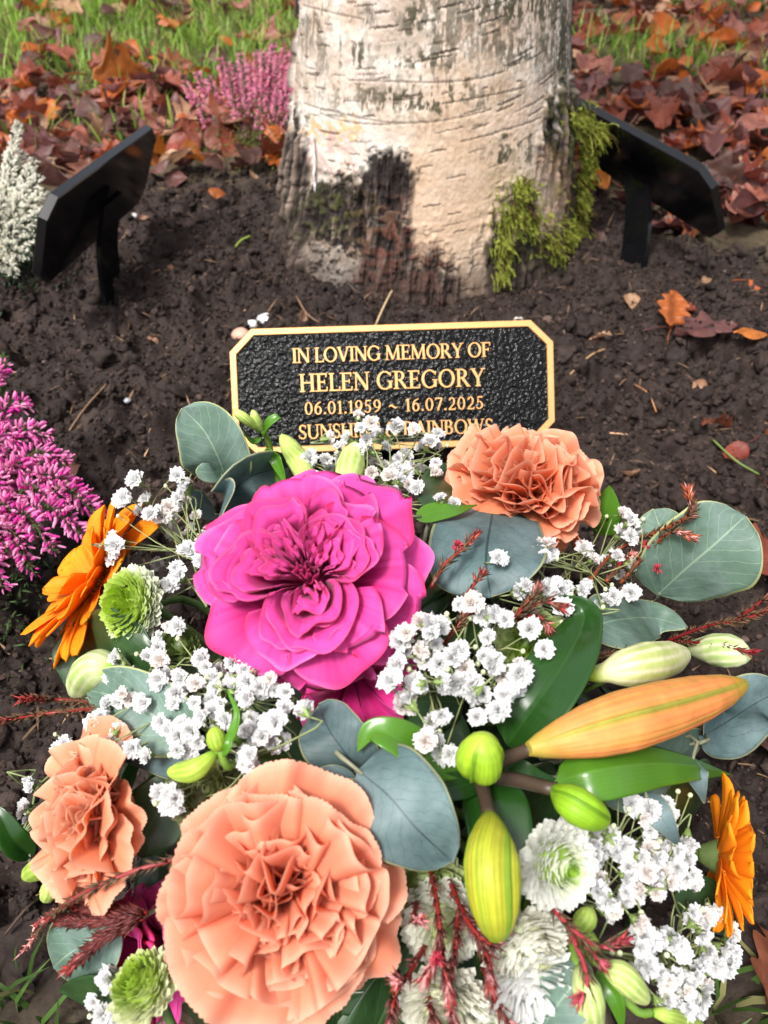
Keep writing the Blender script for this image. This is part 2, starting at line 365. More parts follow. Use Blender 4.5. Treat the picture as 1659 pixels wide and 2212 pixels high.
# grass: curved blades over the lawn beyond the bed and by the near corners
def blades(n, xs, ys, keepf, hmin, hmax, colf, name, label):
    x, y = xs(n), ys(n); k = keepf(x, y); x, y = x[k], y[k]; n = len(x)
    h = R.uniform(hmin, hmax, n); a = R.uniform(0, 2 * math.pi, n); lean = R.uniform(0.1, 0.9, n); wd = R.uniform(0.0007, 0.0016, n)
    D = np.stack([np.cos(a), np.sin(a), 0 * a], 1); S = np.stack([-np.sin(a), np.cos(a), 0 * a], 1)
    b = xyz(x, y, gz(x, y) - 0.002); c = colf(x, y, n)
    V = []
    for t, ww in ((0, 1.0), (0.35, 1.0), (0.7, 0.7), (1.0, 0.06)):
        p = b + D * (lean * h * t ** 2)[:, None] + np.array([0, 0, 1.0]) * (h * t * (1 - 0.35 * lean * t))[:, None]
        V += [p - S * (wd * ww)[:, None], p + S * (wd * ww)[:, None]]
    V = np.stack(V, 1); f = np.array([[0, 1, 3, 2], [2, 3, 5, 4], [4, 5, 7, 6]])
    F = (f[None] + (np.arange(n) * 8)[:, None, None]).reshape(-1, 4)
    mb = MB(); mb.raw(V.reshape(-1, 3), F, np.repeat(c, 8, 0))
    return tag(mb.build(name, M['grass']), label, 'grass', kind='stuff')
def patch(x, y):
    g = fbm(xyz(x * 3.2, y * 3.2), 3, 61)
    return g + np.where(x < 0.05, 0.16 * sstep(1.12, 1.30, y) - 0.30 * (1 - sstep(1.0, 1.16, y)), -0.05 + 0.16 * np.exp(-(((x - 0.44) / .16) ** 2 + ((y - 1.2) / .16) ** 2)))
def gcol(x, y, n):
    t = R.random((n, 1)); dry = (R.random((n, 1)) < 0.14)
    c = np.array([0.12, 0.25, 0.02]) * (1 - t) + np.array([0.27, 0.40, 0.06]) * t
    return np.where(dry, np.array([0.38, 0.34, 0.12]), c)
blades(140000, lambda n: R.uniform(-2.2, 2.2, n), lambda n: R.uniform(0.7, 3.3, n),
       lambda x, y: (np.abs(x) < 0.4 + 0.55 * y) & (soilmask(x, y) < 0.12) & (patch(x, y) + R.normal(0, 0.05, len(x)) > 0.50), 0.02, 0.055, gcol, 'lawn_grass', 'bright green grass growing through the fallen leaves')
blades(9000, lambda n: R.uniform(-0.75, 0.75, n), lambda n: R.uniform(-0.30, 0.20, n),
       lambda x, y: ((np.abs(x) > 0.115) | (y < -0.06)) & (soilmask(x, y) < 0.9) & (R.random(len(x)) < 0.2 + 0.8 * (y < 0.10)), 0.02, 0.06,
       lambda x, y, n: np.array([0.05, 0.10, 0.02]) * R.uniform(0.5, 1.6, (n, 1)) + np.where(R.random((n, 1)) < 0.12, np.array([0.25, 0.2, 0.1]), 0), 'corner_grass', 'thin dark grass beside the flower arrangement')

# ------------------------------------------------------------------ leaf blades (used for litter, eucalyptus, lily ...)
def leafwidth(v, kind):
    if kind == 'round': return np.clip(1 - np.abs(2 * v - 1) ** 2.3, 0, 1) ** 0.5
    if kind == 'heart': return np.clip(1 - np.abs(2 * v ** 0.78 - 1) ** 2.6, 0, 1) ** 0.55 * (1.04 - 0.10 * v)
    if kind == 'ovate': return np.clip(np.sin(math.pi * v ** 0.72), 0, 1) ** 0.8
    if kind == 'strap': return np.clip(np.minimum(0.35 + 2.2 * v, 1) * np.clip(1 - np.clip((v - 0.72) / 0.28, 0, 1) ** 2.4, 0, 1) ** 0.5, 0, 1)
    if kind == 'lance': return np.clip(np.sin(math.pi * v ** 0.62), 0, 1) ** 0.85 * (1 - 0.15 * v)
    if kind == 'oak': return np.clip(np.sin(math.pi * v ** 0.9), 0, 1) ** 0.7 * (0.82 + 0.20 * np.cos(v * 27))
    if kind == 'maple': return np.clip(np.sin(math.pi * v ** 0.8), 0, 1) ** 0.6 * (0.80 + 0.20 * np.cos(v * 19 + 0.6))
    return np.sin(math.pi * v)
def leafgrid(spine, W, normal, kind='ovate', nu=13, nv=21, fold=0.0, cup=0.0, wave=0.0, seed=0, roll=0.0, stalk=0.0):
    """P (nu,nv,3) and tint (v, across, 0)"""
    S = spline(spine, nv); T = np.gradient(S, axis=0); T /= np.linalg.norm(T, axis=1)[:, None]
    nrm = np.asarray(normal, float); nrm = np.broadcast_to(nrm, S.shape)
    X = np.cross(T, nrm); X /= np.linalg.norm(X, axis=1)[:, None] + 1e-9; Z = np.cross(X, T)
    v = np.linspace(0, 1, nv); u = np.linspace(-1, 1, nu)
    if roll:
        a = roll * v; X, Z = X * np.cos(a)[:, None] + Z * np.sin(a)[:, None], Z * np.cos(a)[:, None] - X * np.sin(a)[:, None]
    hw = W / 2 * np.maximum(leafwidth(v, kind), 0.012)
    U, V = np.meshgrid(u, v, indexing='ij')
    ir = 1 + 0.10 * (vn(xyz(np.sign(U) * 3 + seed * 2.3, V * 3.2, seed), 77) - .5) * 2 * np.minimum(1, 4 * V * (1 - V) + .2)
    off = U * hw[None] * ir
    nz = fbm(xyz(U * 1.3 + seed * 3.7, V * 2.6, seed * 1.3), 2, 70) - 0.5
    edge = 1 + 0.06 * (vn(xyz(U * 0.5 + seed, V * 9, seed), 71) - 0.5) * (np.abs(U) > 0.8)
    h = fold * np.abs(off) + cup * off ** 2 / (W / 2) + wave * W * nz * (0.3 + np.abs(U))
    P = S[None] + (off * edge)[..., None] * X[None] + h[..., None] * Z[None]
    return P, np.stack([V, U * 0.5 + 0.5, 0 * U], -1)
def solid(mb, P, C, th, nrm=None, m=0):
    """leaf with real thickness: two sheets"""
    du = np.gradient(P, axis=0); dv = np.gradient(P, axis=1); n = np.cross(du, dv); n /= np.linalg.norm(n, axis=2)[..., None] + 1e-12
    C = np.broadcast_to(np.asarray(C, float), P.shape)
    mb.grid(np.concatenate([P, (P - n * th)[::-1]], 0), np.concatenate([C, C[::-1]], 0), True, m=m)

# fallen leaves: thing per leaf, the farthest rest as one mass
SHAPES = {'pointed': 'ovate', 'lobed': 'oak', 'jagged': 'maple'}
protos = []
for ck in LEAFC:
    for sk, kind in SHAPES.items():
        for var in range(2):
            L = 0.062 if kind == 'ovate' else 0.070
            s = len(protos); cl = R.uniform(-0.7, 0.7)
            t = np.linspace(0, 1, 6); a = cl * (t - 0.4) * 2.0
            sp = np.stack([np.cumsum(np.cos(a)) * L / 6 - L / 2, 0 * t, np.cumsum(np.sin(a)) * L / 6], 1); sp[:, 2] -= sp[:, 2].min() - 0.004
            P, C = leafgrid(sp, L * (0.62 if kind == 'ovate' else 0.74), (0, 0, 1), kind, 13, 31 if kind != 'ovate' else 17, fold=R.uniform(-0.2, 0.5), cup=R.uniform(-0.7, 0.9), wave=0.34, seed=s)
            mb = MB(); mb.grid(P, C)
            st = np.stack([np.linspace(-L / 2 - 0.018, -L / 2 + 0.004, 4), 0.002 * np.sin(np.arange(4)), sp[0, 2] + 0.001 * np.arange(4)], 1)
            mb.tube(st, 0.0008, 4, (0, 0.5, 0))
            me = mb.build('proto', M[ck]); protos.append((ck, sk, me.data)); bpy.data.objects.remove(me)
WL = [('russet', .25), ('orange brown', .15), ('purple brown', .26), ('tan', .09), ('pinkish brown', .15), ('dark brown', .10)]
def cand(n):
    y = R.uniform(0.72, 2.7, n); x = R.uniform(-1, 1, n) * (0.28 + 0.42 * y)
    den = np.where(patch(x, y) > 0.5, 0.36, 1.0) * np.where(x > 0.12, 1.0, 0.85) * np.where((y < 1.25), 1.2, 0.8)
    k = (soilmask(x, y) < 0.55) & (R.random(n) < den) & (np.hypot(x - TX, y - TY) > 0.17)
    return x[k], y[k]
lx, ly = cand(5200); o = np.argsort(ly); lx, ly = lx[o], ly[o]
NLEAF = 250
def setleaf(me, x, y, s, tilt, name='fallen_leaf', lift=0.0):
    o = bpy.data.objects.new(name, me); sc.collection.objects.link(o)
    o.location = (x, y, float(gz(x, y)) + lift); o.rotation_euler = (R.normal(0, tilt), R.normal(0, tilt), R.uniform(0, 6.28)); o.scale = (s,) * 3
    return o
rest = []
for i, (x, y) in enumerate(zip(lx, ly)):
    ck = random.choices([a for a, b in WL], [b for a, b in WL])[0]
    sk = random.choices(['pointed', 'lobed', 'jagged'], [.55, .25, .2])[0]
    me = random.choice([p for p in protos if p[0] == ck and p[1] == sk])[2]
    s = R.uniform(0.42, 0.95)
    if i < NLEAF:
        side = 'right of the birch' if x > TX else 'left of the birch'
        tag(setleaf(me, x, y, s, 0.42, lift=0.006 + 0.010 * R.random()), f'{sk} {ck} fallen leaf among the leaf litter {side}', 'leaf', f'{sk} {ck} fallen leaves {side}')
    else: rest.append((me, x, y, s))
for k in range(46):     # odd leaf scraps blown on to the bare soil
    x = R.uniform(0.16, 0.46) if k < 32 else R.uniform(-0.42, -0.12); y = R.uniform(0.36, 0.86)
    if soilmask(np.array([x]), np.array([y]))[0] < 0.5: continue
    ck = random.choice(['russet', 'orange brown', 'pinkish brown', 'tan', 'dark brown']); sk = random.choice(['pointed', 'lobed'])
    side = 'right of the birch' if x > TX else 'left of the birch'
    tag(setleaf(random.choice([p for p in protos if p[0] == ck and p[1] == sk])[2], x, y, R.uniform(.10, .42), 0.5, lift=.003), f'{sk} {ck} leaf scrap lying alone on the bare soil {side}', 'leaf', f'{sk} {ck} leaf scraps on the soil {side}')
mb = MB()
for me, x, y, s in rest:
    n = len(me.vertices); co = np.empty(n * 3, np.float32); me.vertices.foreach_get('co', co); co = co.reshape(-1, 3) * s
    c = np.empty(n * 4, np.float32); me.attributes['tint'].data.foreach_get('color', c)
    e = np.array(Vector((0, 0, 0))); Rm = np.array(__import__('mathutils').Euler((R.normal(0, .4), R.normal(0, .4), R.uniform(0, 6.28))).to_matrix())
    k = list(LEAFC).index([p[0] for p in protos if p[2] == me][0])
    for p in me.polygons: pass
    nf = len(me.polygons); li = np.empty(len(me.loops), np.int32); me.loops.foreach_get('vertex_index', li)
    mb.raw(co @ Rm.T + np.array([x, y, float(gz(x, y)) + 0.012]), li.reshape(-1, 4), c.reshape(-1, 4)[:, :3], m=k)
tag(mb.build('leaf_litter', [M[k] for k in LEAFC]), 'far carpet of brown and russet fallen leaves', 'leaf litter', kind='stuff')

# single leaves that can be told apart
def oneleaf(x, y, ck, sk, size, rz, label, tilt=(0.1, 0.1)):
    me = [p for p in protos if p[0] == ck and p[1] == sk][0][2]
    p = on(x, y, float(gz(*on(x, y)[:2]))); o = bpy.data.objects.new('fallen_leaf', me); sc.collection.objects.link(o)
    o.location = (p[0], p[1], p[2] + 0.011); o.rotation_euler = (*tilt, rz); o.scale = (size / 0.066,) * 3
    return tag(o, label, 'leaf')
oneleaf(1500, 745, 'purple brown', 'jagged', 0.066, 0.2, 'large torn purple brown leaf lying on bare soil right of the lettered plaque', (-0.15, 0.1))
oneleaf(1440, 700, 'orange brown', 'lobed', 0.040, 1.3, 'small orange leaf standing against the torn purple brown leaf on the soil', (0.5, -0.4))
oneleaf(1610, 760, 'orange brown', 'pointed', 0.036, 2.4, 'curled narrow orange leaf on the soil at the right edge')
oneleaf(1570, 510, 'pinkish brown', 'pointed', 0.058, 1.1, 'pinkish brown leaf on the soil just behind the right blank plaque', (0.2, 0.5))
oneleaf(1515, 635, 'tan', 'pointed', 0.016, 0.5, 'tiny pale yellow leaf on the soil below the right blank plaque')
oneleaf(1640, 640, 'orange brown', 'lobed', 0.045, 0.1, 'bright orange leaf on soil at the right edge, under the litter')
oneleaf(545, 405, 'tan', 'pointed', 0.020, 1.9, 'small tan leaf on the soil under the pink heather', (0.9, 0.2))
oneleaf(470, 445, 'orange brown', 'pointed', 0.026, 0.3, 'small orange leaf on the soil between the left plaque and the birch', (0.3, 0.2))
oneleaf(255, 205, 'orange brown', 'jagged', 0.088, 0.7, 'big glowing orange leaf standing up in the litter left of the pink heather', (0.6, 0.3))
oneleaf(650, 708, 'tan', 'pointed', 0.016, 1.4, 'pale pink leaf tip showing just behind the lettered plaque', (1.2, 0))
oneleaf(1610, 1260, 'russet', 'lobed', 0.050, 0.4, 'russet leaf on the soil below the big round eucalyptus leaf')
oneleaf(1600, 1620, 'dark brown', 'jagged', 0.050, 2.0, 'dark brown leaf on the ground under the orange lily bud tip')
oneleaf(1640, 2130, 'russet', 'lobed', 0.045, 1.0, 'brown leaf lying in the grass at the bottom right corner')

# ------------------------------------------------------------------ birch
ZR = np.array([-0.06, 0, 0.05, 0.11, 0.22, 0.4, 0.8, 2.2]); RR = np.array([0.152, 0.143, 0.135, 0.126, 0.108, 0.099, 0.094, 0.085])
def trad(z): return np.interp(z, ZR, RR)
tz = np.concatenate([np.linspace(-0.06, 0.31, 430), 0.31 + (np.linspace(0, 1, 50)[1:] ** 1.6) * 1.9])
th = np.concatenate([np.linspace(-math.pi, -2.75, 30, endpoint=False), np.linspace(-2.75, -0.39, 560, endpoint=False), np.linspace(-0.39, math.pi, 110, endpoint=False)])
TH, TZ = np.meshgrid(th, tz, indexing='ij'); RAD = trad(TZ)
base = xyz(TX + RAD * np.cos(TH), TY + RAD * np.sin(TH), TZ)
px, py, _ = proj(base)
c3 = xyz(np.cos(TH), np.sin(TH), TZ)
nA = fbm(c3 * np.array([5, 5, 70.]), 5, 101); nV = 0.55 * fbm(c3 * np.array([26, 26, 45.]), 4, 102) + 0.45 * fbm(c3 * np.array([34, 34, 22.]), 4, 106); nV = 0.5 + 1.5 * (nV - 0.5); nF = fbm(c3 * np.array([70, 70, 420.]), 3, 103)
nS = fbm(c3 * np.array([18, 18, 210.]), 4, 104); nW = (fbm(c3 * np.array([9, 9, 30.]), 4, 105) - 0.5)
front = np.sin(TH) < 0.05
wx, wy = px + nW * 130, py + (nS - 0.5) * 110
def blob(cx, cy, rx, ry, soft=0.35): return front * (1 - sstep(1 - soft, 1 + soft, np.hypot((wx - cx) / rx, (wy - cy) / ry)))
def lerp(a, b, t): return a + (b - a) * t[..., None]
col = lerp(np.array([0.42, 0.325, 0.255]), np.array([0.64, 0.565, 0.49]), sstep(0.3, 0.7, nA))
col = lerp(col, np.array([0.30, 0.24, 0.19]), 0.75 * sstep(0.52, 0.70, nS))
col = lerp(col, np.array([0.50, 0.33, 0.23]), 0.35 * sstep(.45, .62, fbm(c3 * np.array([6, 6, 30.]), 3, 120)))
col = lerp(col, np.array([0.58, 0.40, 0.26]), 0.65 * np.maximum(blob(1010, 400, 170, 260, 0.6), blob(980, 600, 90, 120, 0.6)))
col = lerp(col, np.array([0.58, 0.54, 0.48]), 0.75 * np.maximum.reduce([blob(720, 255, 110, 40), blob(800, 330, 70, 60, .6), blob(760, 130, 150, 50, .9) * 0.4, blob(690, 330, 14, 150)]))
col = lerp(col, np.array([0.62, 0.36, 0.14]), 0.8 * blob(730, 282, 80, 12))
col = lerp(col, np.array([0.52, 0.30, 0.26]), 0.6 * blob(720, 340, 60, 50, .8) * sstep(.4, .6, nS))
dark = np.zeros_like(px)
for b in ((620, 420, 52, 190), (640, 600, 60, 90), (735, 460, 95, 85), (850, 400, 60, 70), (800, 560, 130, 120), (860, 650, 150, 110), (660, 520, 60, 130),
          (1215, 420, 62, 170), (1110, 560, 62, 150), (1190, 600, 110, 140), (1230, 300, 34, 120), (930, 720, 340, 70)):
    dark = np.maximum(dark, blob(*b, 0.22))
dark *= 1 - 0.75 * blob(720, 575, 55, 60, 0.3) * sstep(0.35, 0.55, nF + 0.1)
dark *= 1 - 0.8 * blob(1180, 440, 34, 90, .5)
back = (~front) * sstep(0.5, 0.6, nA + 0.25 * (0.25 - TZ))
dark = np.maximum(dark, back)
dcol = lerp(np.array([0.022, 0.016, 0.014]), np.array([0.19, 0.14, 0.11]), sstep(0.50, 0.80, nV))
dcol = lerp(dcol, np.array([0.13, 0.048, 0.035]), 0.8 * blob(850, 600, 110, 140, .5) * sstep(.4, .6, nS))
dcol = lerp(dcol, np.array([0.36, 0.19, 0.12]), 0.8 * blob(1185, 440, 40, 100, .5))
dcol = lerp(dcol, np.array([0.10, 0.11, 0.03]), 0.5 * blob(740, 480, 80, 60, .8) * sstep(.45, .6, nS))
mg = np.maximum.reduce([blob(1240, 300, 34, 80, .9), blob(1230, 480, 40, 160, .9), blob(1200, 620, 60, 100, .9), blob(1110, 470, 50, 120, .9)])
col = lerp(col, np.array([0.13, 0.14, 0.03]), 0.55 * mg * sstep(.42, .6, nS)); dcol = lerp(dcol, np.array([0.10, 0.11, 0.022]), 0.6 * mg * sstep(.4, .6, nS))
# algae: dark greenish vertical-grained stain
al = np.maximum.reduce([blob(1130, 15, 150, 50, .8), blob(1140, 100, 150, 40, .9) * .9, blob(1235, 90, 34, 160, .7), blob(900, 210, 180, 24, .8), blob(770, 115, 26, 22, .6), blob(910, 130, 100, 24, .8), blob(1100, 320, 60, 20, .7), blob(1240, 180, 24, 100, .6), blob(890, 40, 40, 30, .8)])
al = np.maximum(al, front * 0.75 * sstep(.48, .62, fbm(c3 * np.array([4, 4, 40.]), 3, 121)) * sstep(0.10, 0.2, TZ))
al = np.where(front, al, sstep(.5, .7, nA) * (TZ > .1))
al = al * sstep(0.50, 0.55, 0.35 * fbm(c3 * np.array([60, 60, 120.]), 3, 108) + 0.35 * nV + 0.30 * nF + 0.06 * al)
col = lerp(col, np.array([0.045, 0.045, 0.022]), 0.92 * al)
# lenticels
len_ = np.zeros_like(px)
for k in range(1000):
    t0, z0 = R.uniform(-math.pi, math.pi), R.uniform(0.0, 0.34) if k < 760 else R.uniform(0.3, 2.1)
    hl, hz = R.uniform(0.02, 0.11), R.uniform(0.0005, 0.0011)
    i0, i1 = np.searchsorted(th, [t0 - hl, t0 + hl]); j0, j1 = np.searchsorted(tz, [z0 - 0.004, z0 + 0.004])
    if i1 <= i0 or j1 <= j0: continue
    tt = TH[i0:i1, j0:j1]; zz = TZ[i0:i1, j0:j1] - z0 - 0.02 * (tt - t0)
    m = (1 - sstep(0.6, 1.1, np.abs(zz + 0.0012 * (nF[i0:i1, j0:j1] - .5)) / (hz * np.sqrt(np.maximum(1 - ((tt - t0) / hl) ** 2, 0.02))))) * R.uniform(.45, .95)
    len_[i0:i1, j0:j1] = np.maximum(len_[i0:i1, j0:j1], m)
for k in range(9):   # long peeling seams
    t0, z0, hl = R.uniform(-2.6, -0.6), R.uniform(0.07, 0.26), R.uniform(0.3, 0.8)
    m = (np.abs(TH - t0) < hl) & (np.abs(TZ - z0 - 0.0015 * np.sin(TH * 5 + k) - 0.01 * (TH - t0)) < 0.0006); len_ = np.maximum(len_, m * 0.6)
len_ *= (1 - dark)
col = lerp(col, np.array([0.06, 0.042, 0.03]), 0.9 * len_)
col = lerp(col, dcol, dark)
col = lerp(col, np.array([0.05, 0.035, 0.028]), sstep(0.035, -0.01, TZ - 0.02 * nS) * 0.75)
dis = 0.0012 * (nA - .5) + dark * (0.017 * (nV - 0.46) + 0.003 * (nS - .5) + 0.003) - 0.0008 * len_ + 0.0008 * (nF - .5) + (1 - dark) * 0.0006 * (nS - .5)
dis += front * 0.011 * blob(625, 620, 60, 200, .8) * sstep(0.12, 0.0, TZ)
PT = base + dis[..., None] * xyz(np.cos(TH), np.sin(TH), 0 * TH)
tree = thing('birch_tree', 'thick pale birch with dark fissured bark at its foot', 'tree', (TX, TY, 0))
mb = MB(); mb.grid(PT, np.clip(col, 0, 1), True); mb.build('trunk', M['bark'], tree)
# curled flap of peeling bark on the left of the trunk
def trunk_hit(x, y):
    ds = np.linspace(0.4, 1.0, 900); P = CAMP + ds[:, None] * ray(x, y)
    h = np.nonzero(np.hypot(P[:, 0] - TX, P[:, 1] - TY) < trad(P[:, 2]))[0]
    if len(h) == 0:
        g = np.hypot(P[:, 0] - TX, P[:, 1] - TY) - trad(P[:, 2]); k = int(np.argmin(g)); return P[k]
    return P[h[0]]
def flap(pts, wid, c):
    q = np.array([trunk_hit(x, y) for x, y in pts]); nn = q - np.array([TX, TY, 0]); nn[:, 2] = 0; nn /= np.linalg.norm(nn, axis=1)[:, None]
    S = spline(q + nn * 0.003, 16); W_ = spline(q + nn * 0.006 + np.array(wid), 16)
    t = np.linspace(0, 1, 5)[:, None, None]; P = S[None] * (1 - t) + W_[None] * t
    P += 0.0012 * (fbm(P * 300, 2, 9)[..., None] - .5) * 2
    mb = MB(); solid(mb, P, np.array(c), 0.0006); mb.build('bark_flap', M['bark'], tree)
flap([(681, 285), (683, 330), (684, 370), (686, 412)], (0.0035, -0.001, 0.0), (0.80, 0.76, 0.74))

# moss on the bark
def moss(name, blobs, label, n):
    mb = MB(); wts = np.array([b[4] for b in blobs], float); wts /= wts.sum()
    P0, D0, C0 = [], [], []
    org = trunk_hit(blobs[0][0], blobs[0][1])
    for k in range(n):
        b = blobs[R.choice(len(blobs), p=wts)]
        r_, a_ = abs(R.normal()) * 0.62, R.uniform(0, 6.28)
        x, y = b[0] + b[2] * r_ * math.cos(a_), b[1] + b[3] * r_ * math.sin(a_)
        p = trunk_hit(x, y); nn = np.array([p[0] - TX, p[1] - TY, 0]); nn = unit(nn); tg = np.array([-nn[1], nn[0], 0])
        L = R.uniform(0.004, 0.011) * b[5]
        p = p + nn * R.uniform(0.001, 0.008)
        d0 = unit(nn * R.uniform(0.5, 1.1) + tg * R.normal(0, 0.55) + np.array([0, 0, R.normal(0.05, 0.4)]))
        t = np.linspace(0, 1, 5)[:, None]
        S = p + d0 * L * t + np.array([0, 0, -1.0]) * L * R.uniform(0.35, 0.9) * t ** 2
        g = R.random(); c = np.array([0.15, 0.19, 0.022]) * (1 - g) + np.array([0.40, 0.42, 0.08]) * g
        if R.random() < 0.12: c = np.array([0.10, 0.06, 0.02])
        mb.tube(S, np.array([0.5, 0.55, 0.5, 0.4, 0.15]) * 0.0011, 3, c * np.array([[0.6], [0.7], [0.9], [1.1], [1.25]]), cap=False)
        for j in range(1, 5):
            for _ in range(3):
                P0.append(S[j] - (S[j] - S[j - 1]) * R.random()); D0.append(unit(unit(S[j] - S[j - 1]) + R.normal(0, 0.75, 3)) * R.uniform(0.0016, 0.0040)); C0.append(c * R.uniform(0.8, 1.35))
    P0, D0, C0 = map(np.array, (P0, D0, C0))
    Fm = frames(D0, R.uniform(0, 6, len(D0))); Ln = np.linalg.norm(D0, axis=1)
    tv = np.array([[-0.16, 0, 0], [0.16, 0, 0], [0, 0.05, 1.0]]); mb.scatter(tv, [[0, 1, 2]], Fm * Ln[:, None, None], P0, C0)
    tag(mb.build(name, M['moss'], origin=org), label, 'moss', kind='stuff')
moss('bark_moss', [(1240, 260, 26, 26, 1.2, 1.0), (1272, 285, 22, 14, .5, 1.6), (1255, 340, 14, 50, .9, .9), (1245, 430, 16, 70, 1.2, .9), (1222, 500, 30, 45, 1.3, 1.0), (1180, 520, 20, 30, .4, 1.1), (1218, 590, 30, 60, 1.5, 1.2), (1196, 650, 34, 50, 1.6, 1.3), (1182, 690, 22, 24, .7, 1.3)], 'yellow green feathery moss hanging down the right edge of the birch', 1700)
moss('bark_moss', [(1118, 400, 24, 26, 1, .9), (1105, 460, 36, 40, 1.4, 1), (1080, 510, 22, 40, 1.1, 1), (1075, 570, 16, 34, .7, 1.3), (1140, 480, 20, 40, .6, .9)], 'smaller moss tuft on the front of the birch, beside the hanging moss', 620)

# ------------------------------------------------------------------ heathers in the bed
def bell():
    prof = [(0.0, 0.05), (0.25, 0.30), (0.6, 0.36), (0.85, 0.22), (1.0, 0.26)]
    v = []; n = 5
    for z, r in prof:
        for k in range(n): a = 2 * math.pi * k / n; v.append([r * 0.5 * math.cos(a), r * 0.5 * math.sin(a), z])
    f = [[i * n + k, i * n + (k + 1) % n, (i + 1) * n + (k + 1) % n, (i + 1) * n + k] for i in range(4) for k in range(n)]
    tc = np.repeat(np.array([[0.55, .6, .5], [0.9, .9, .9], [1, 1, 1], [1.1, 1.1, 1.1], [1.25, 1.5, 1.25]]), n, 0)
    return np.array(v), np.array(f), tc
BV, BF, BT = bell()
NV_ = np.array([[-.1, 0, 0], [.1, 0, 0], [0, .1, 0.5], [0, 0, 1.0], [0, -.1, .5]]); NF_ = np.array([[0, 1, 2], [0, 2, 3], [1, 3, 2], [0, 4, 1], [0, 3, 4], [1, 4, 3]])
def spike(parent, S, flen, cols, dens, start=0.2, gtop=0.0, green=(0.06, 0.09, 0.025), spread=0.0034, name='flower_spike'):
    n = len(S); mb = MB(); Tn = np.gradient(S, axis=0); Tn /= np.linalg.norm(Tn, axis=1)[:, None]
    mb.tube(S, np.linspace(0.0011, 0.0005, n), 4, (0.09, 0.065, 0.035))
    Lt = np.linalg.norm(np.diff(S, axis=0), axis=1).sum(); k = int(Lt * dens)
    t = start + (1 - start - gtop) * R.random(k); i = np.minimum((t * (n - 1)).astype(int), n - 2); f = (t * (n - 1) - i)[:, None]
    p = S[i] * (1 - f) + S[i + 1] * f; T = Tn[i]
    rad = R.normal(size=(k, 3)); rad -= T * (rad * T).sum(1)[:, None]; rad /= np.linalg.norm(rad, axis=1)[:, None]
    D = rad * R.uniform(0.6, 1.0, (k, 1)) + T * R.uniform(0.15, 0.9, (k, 1))
    ln = flen * R.uniform(0.75, 1.2, k) * (1 - 0.35 * np.clip((t - .75) * 4, 0, 1)); g = R.random((k, 1))
    c = np.array(cols[0]) * (1 - g) + np.array(cols[1]) * g
    mb.scatter(BV, BF, frames(D) * ln[:, None, None], p + rad * spread * R.uniform(0.2, 1, (k, 1)), c, BT)
    k = int(k * 1.1 + (260 if gtop else 0)); t = R.random(k)
    if gtop: t[-260:] = 1 - gtop * 1.1 * R.random(260)
    i = np.minimum((t * (n - 1)).astype(int), n - 2); f = (t * (n - 1) - i)[:, None]; p = S[i] * (1 - f) + S[i + 1] * f
    D = R.normal(size=(k, 3)) * 0.7 + Tn[i] * 0.8
    mb.scatter(NV_, NF_, frames(D) * (R.uniform(0.003, 0.0058, k))[:, None, None], p, np.array(green) * R.uniform(0.6, 1.7, (k, 1)))
    return mb.build(name, M['heath'], parent)
def heather(label, root, spikes, flen, cols, dens, green, gtop, leafr):
    h = thing('heather_plant', label, 'heather', root)
    for tip, mid in spikes:
        spike(h, spline([root + R.normal(0, 0.008, 3) * np.array([1, 1, 0]), mid, tip], 14), flen, cols, dens, 0.22, gtop, green)
    mb = MB(); k = 700; p = root + R.normal(size=(k, 3)) * leafr; p[:, 2] = np.abs(p[:, 2] - root[2]) + root[2]
    mb.scatter(NV_, NF_, frames(R.normal(size=(k, 3)) + np.array([0, 0, .8])) * R.uniform(0.004, 0.009, k)[:, None, None], p, np.array(green) * R.uniform(.5, 1.5, (k, 1)))
    mb.build('foliage', M['heath'], h)
    return h
# magenta heather at the left edge: spikes lean over towards the right
root = on(-60, 1330, 0.0); sp = []
for x, y, d in ((10, 790, .47), (60, 870, .46), (110, 940, .45), (150, 1000, .44), (195, 1070, .43), (228, 1120, .42), (40, 950, .44), (90, 1040, .43), (140, 1110, .42), (200, 1170, .41), (20, 1080, .42), (60, 1160, .41), (120, 1190, .405), (75, 1240, .40), (15, 1190, .40), (-30, 880, .46), (-20, 1000, .44), (170, 1060, .44), (5, 1270, .39)):
    tip = at(x, y, d); sp.append((tip, root * 0.4 + tip * 0.6 + np.array([0, 0.02, 0.03])))
heather('magenta heather with green tips at the left edge of the bed', root, sp, 0.0054, ((0.60, 0.025, 0.31), (0.80, 0.36, 0.56)), 1150, (0.07, 0.115, 0.04), 0.0, 0.03)
# green-topped shoot of the same plant
hp = bpy.data.objects['heather_plant']
spike(hp, spline([root, at(-5, 950, .46), at(10, 770, .475)], 14), 0.0050, ((0.6, 0.05, 0.36), (0.7, 0.12, 0.45)), 700, 0.4, 0.42, (0.10, 0.16, 0.045))
# white heather farther left
root = on(10, 600, 0.0); sp = []
for x, y, d in ((40, 265, .74), (20, 330, .73), (75, 345, .73), (95, 410, .71), (60, 400, .71), (105, 450, .70), (10, 420, .70), (75, 470, .69), (40, 480, .685), (90, 510, .68), (20, 530, .67), (60, 550, .67), (30, 590, .66), (-20, 400, .72), (-15, 500, .7), (5, 570, .66), (50, 330, .74), (85, 380, .72)):
    tip = at(x, y, d); sp.append((tip, root * 0.5 + tip * 0.5 + np.array([0, 0.0, 0.012])))
heather('white heather at the left edge, behind the left blank plaque', root, sp, 0.0042, ((0.74, 0.68, 0.58), (0.80, 0.76, 0.70)), 2600, (0.06, 0.10, 0.05), 0.0, 0.03)
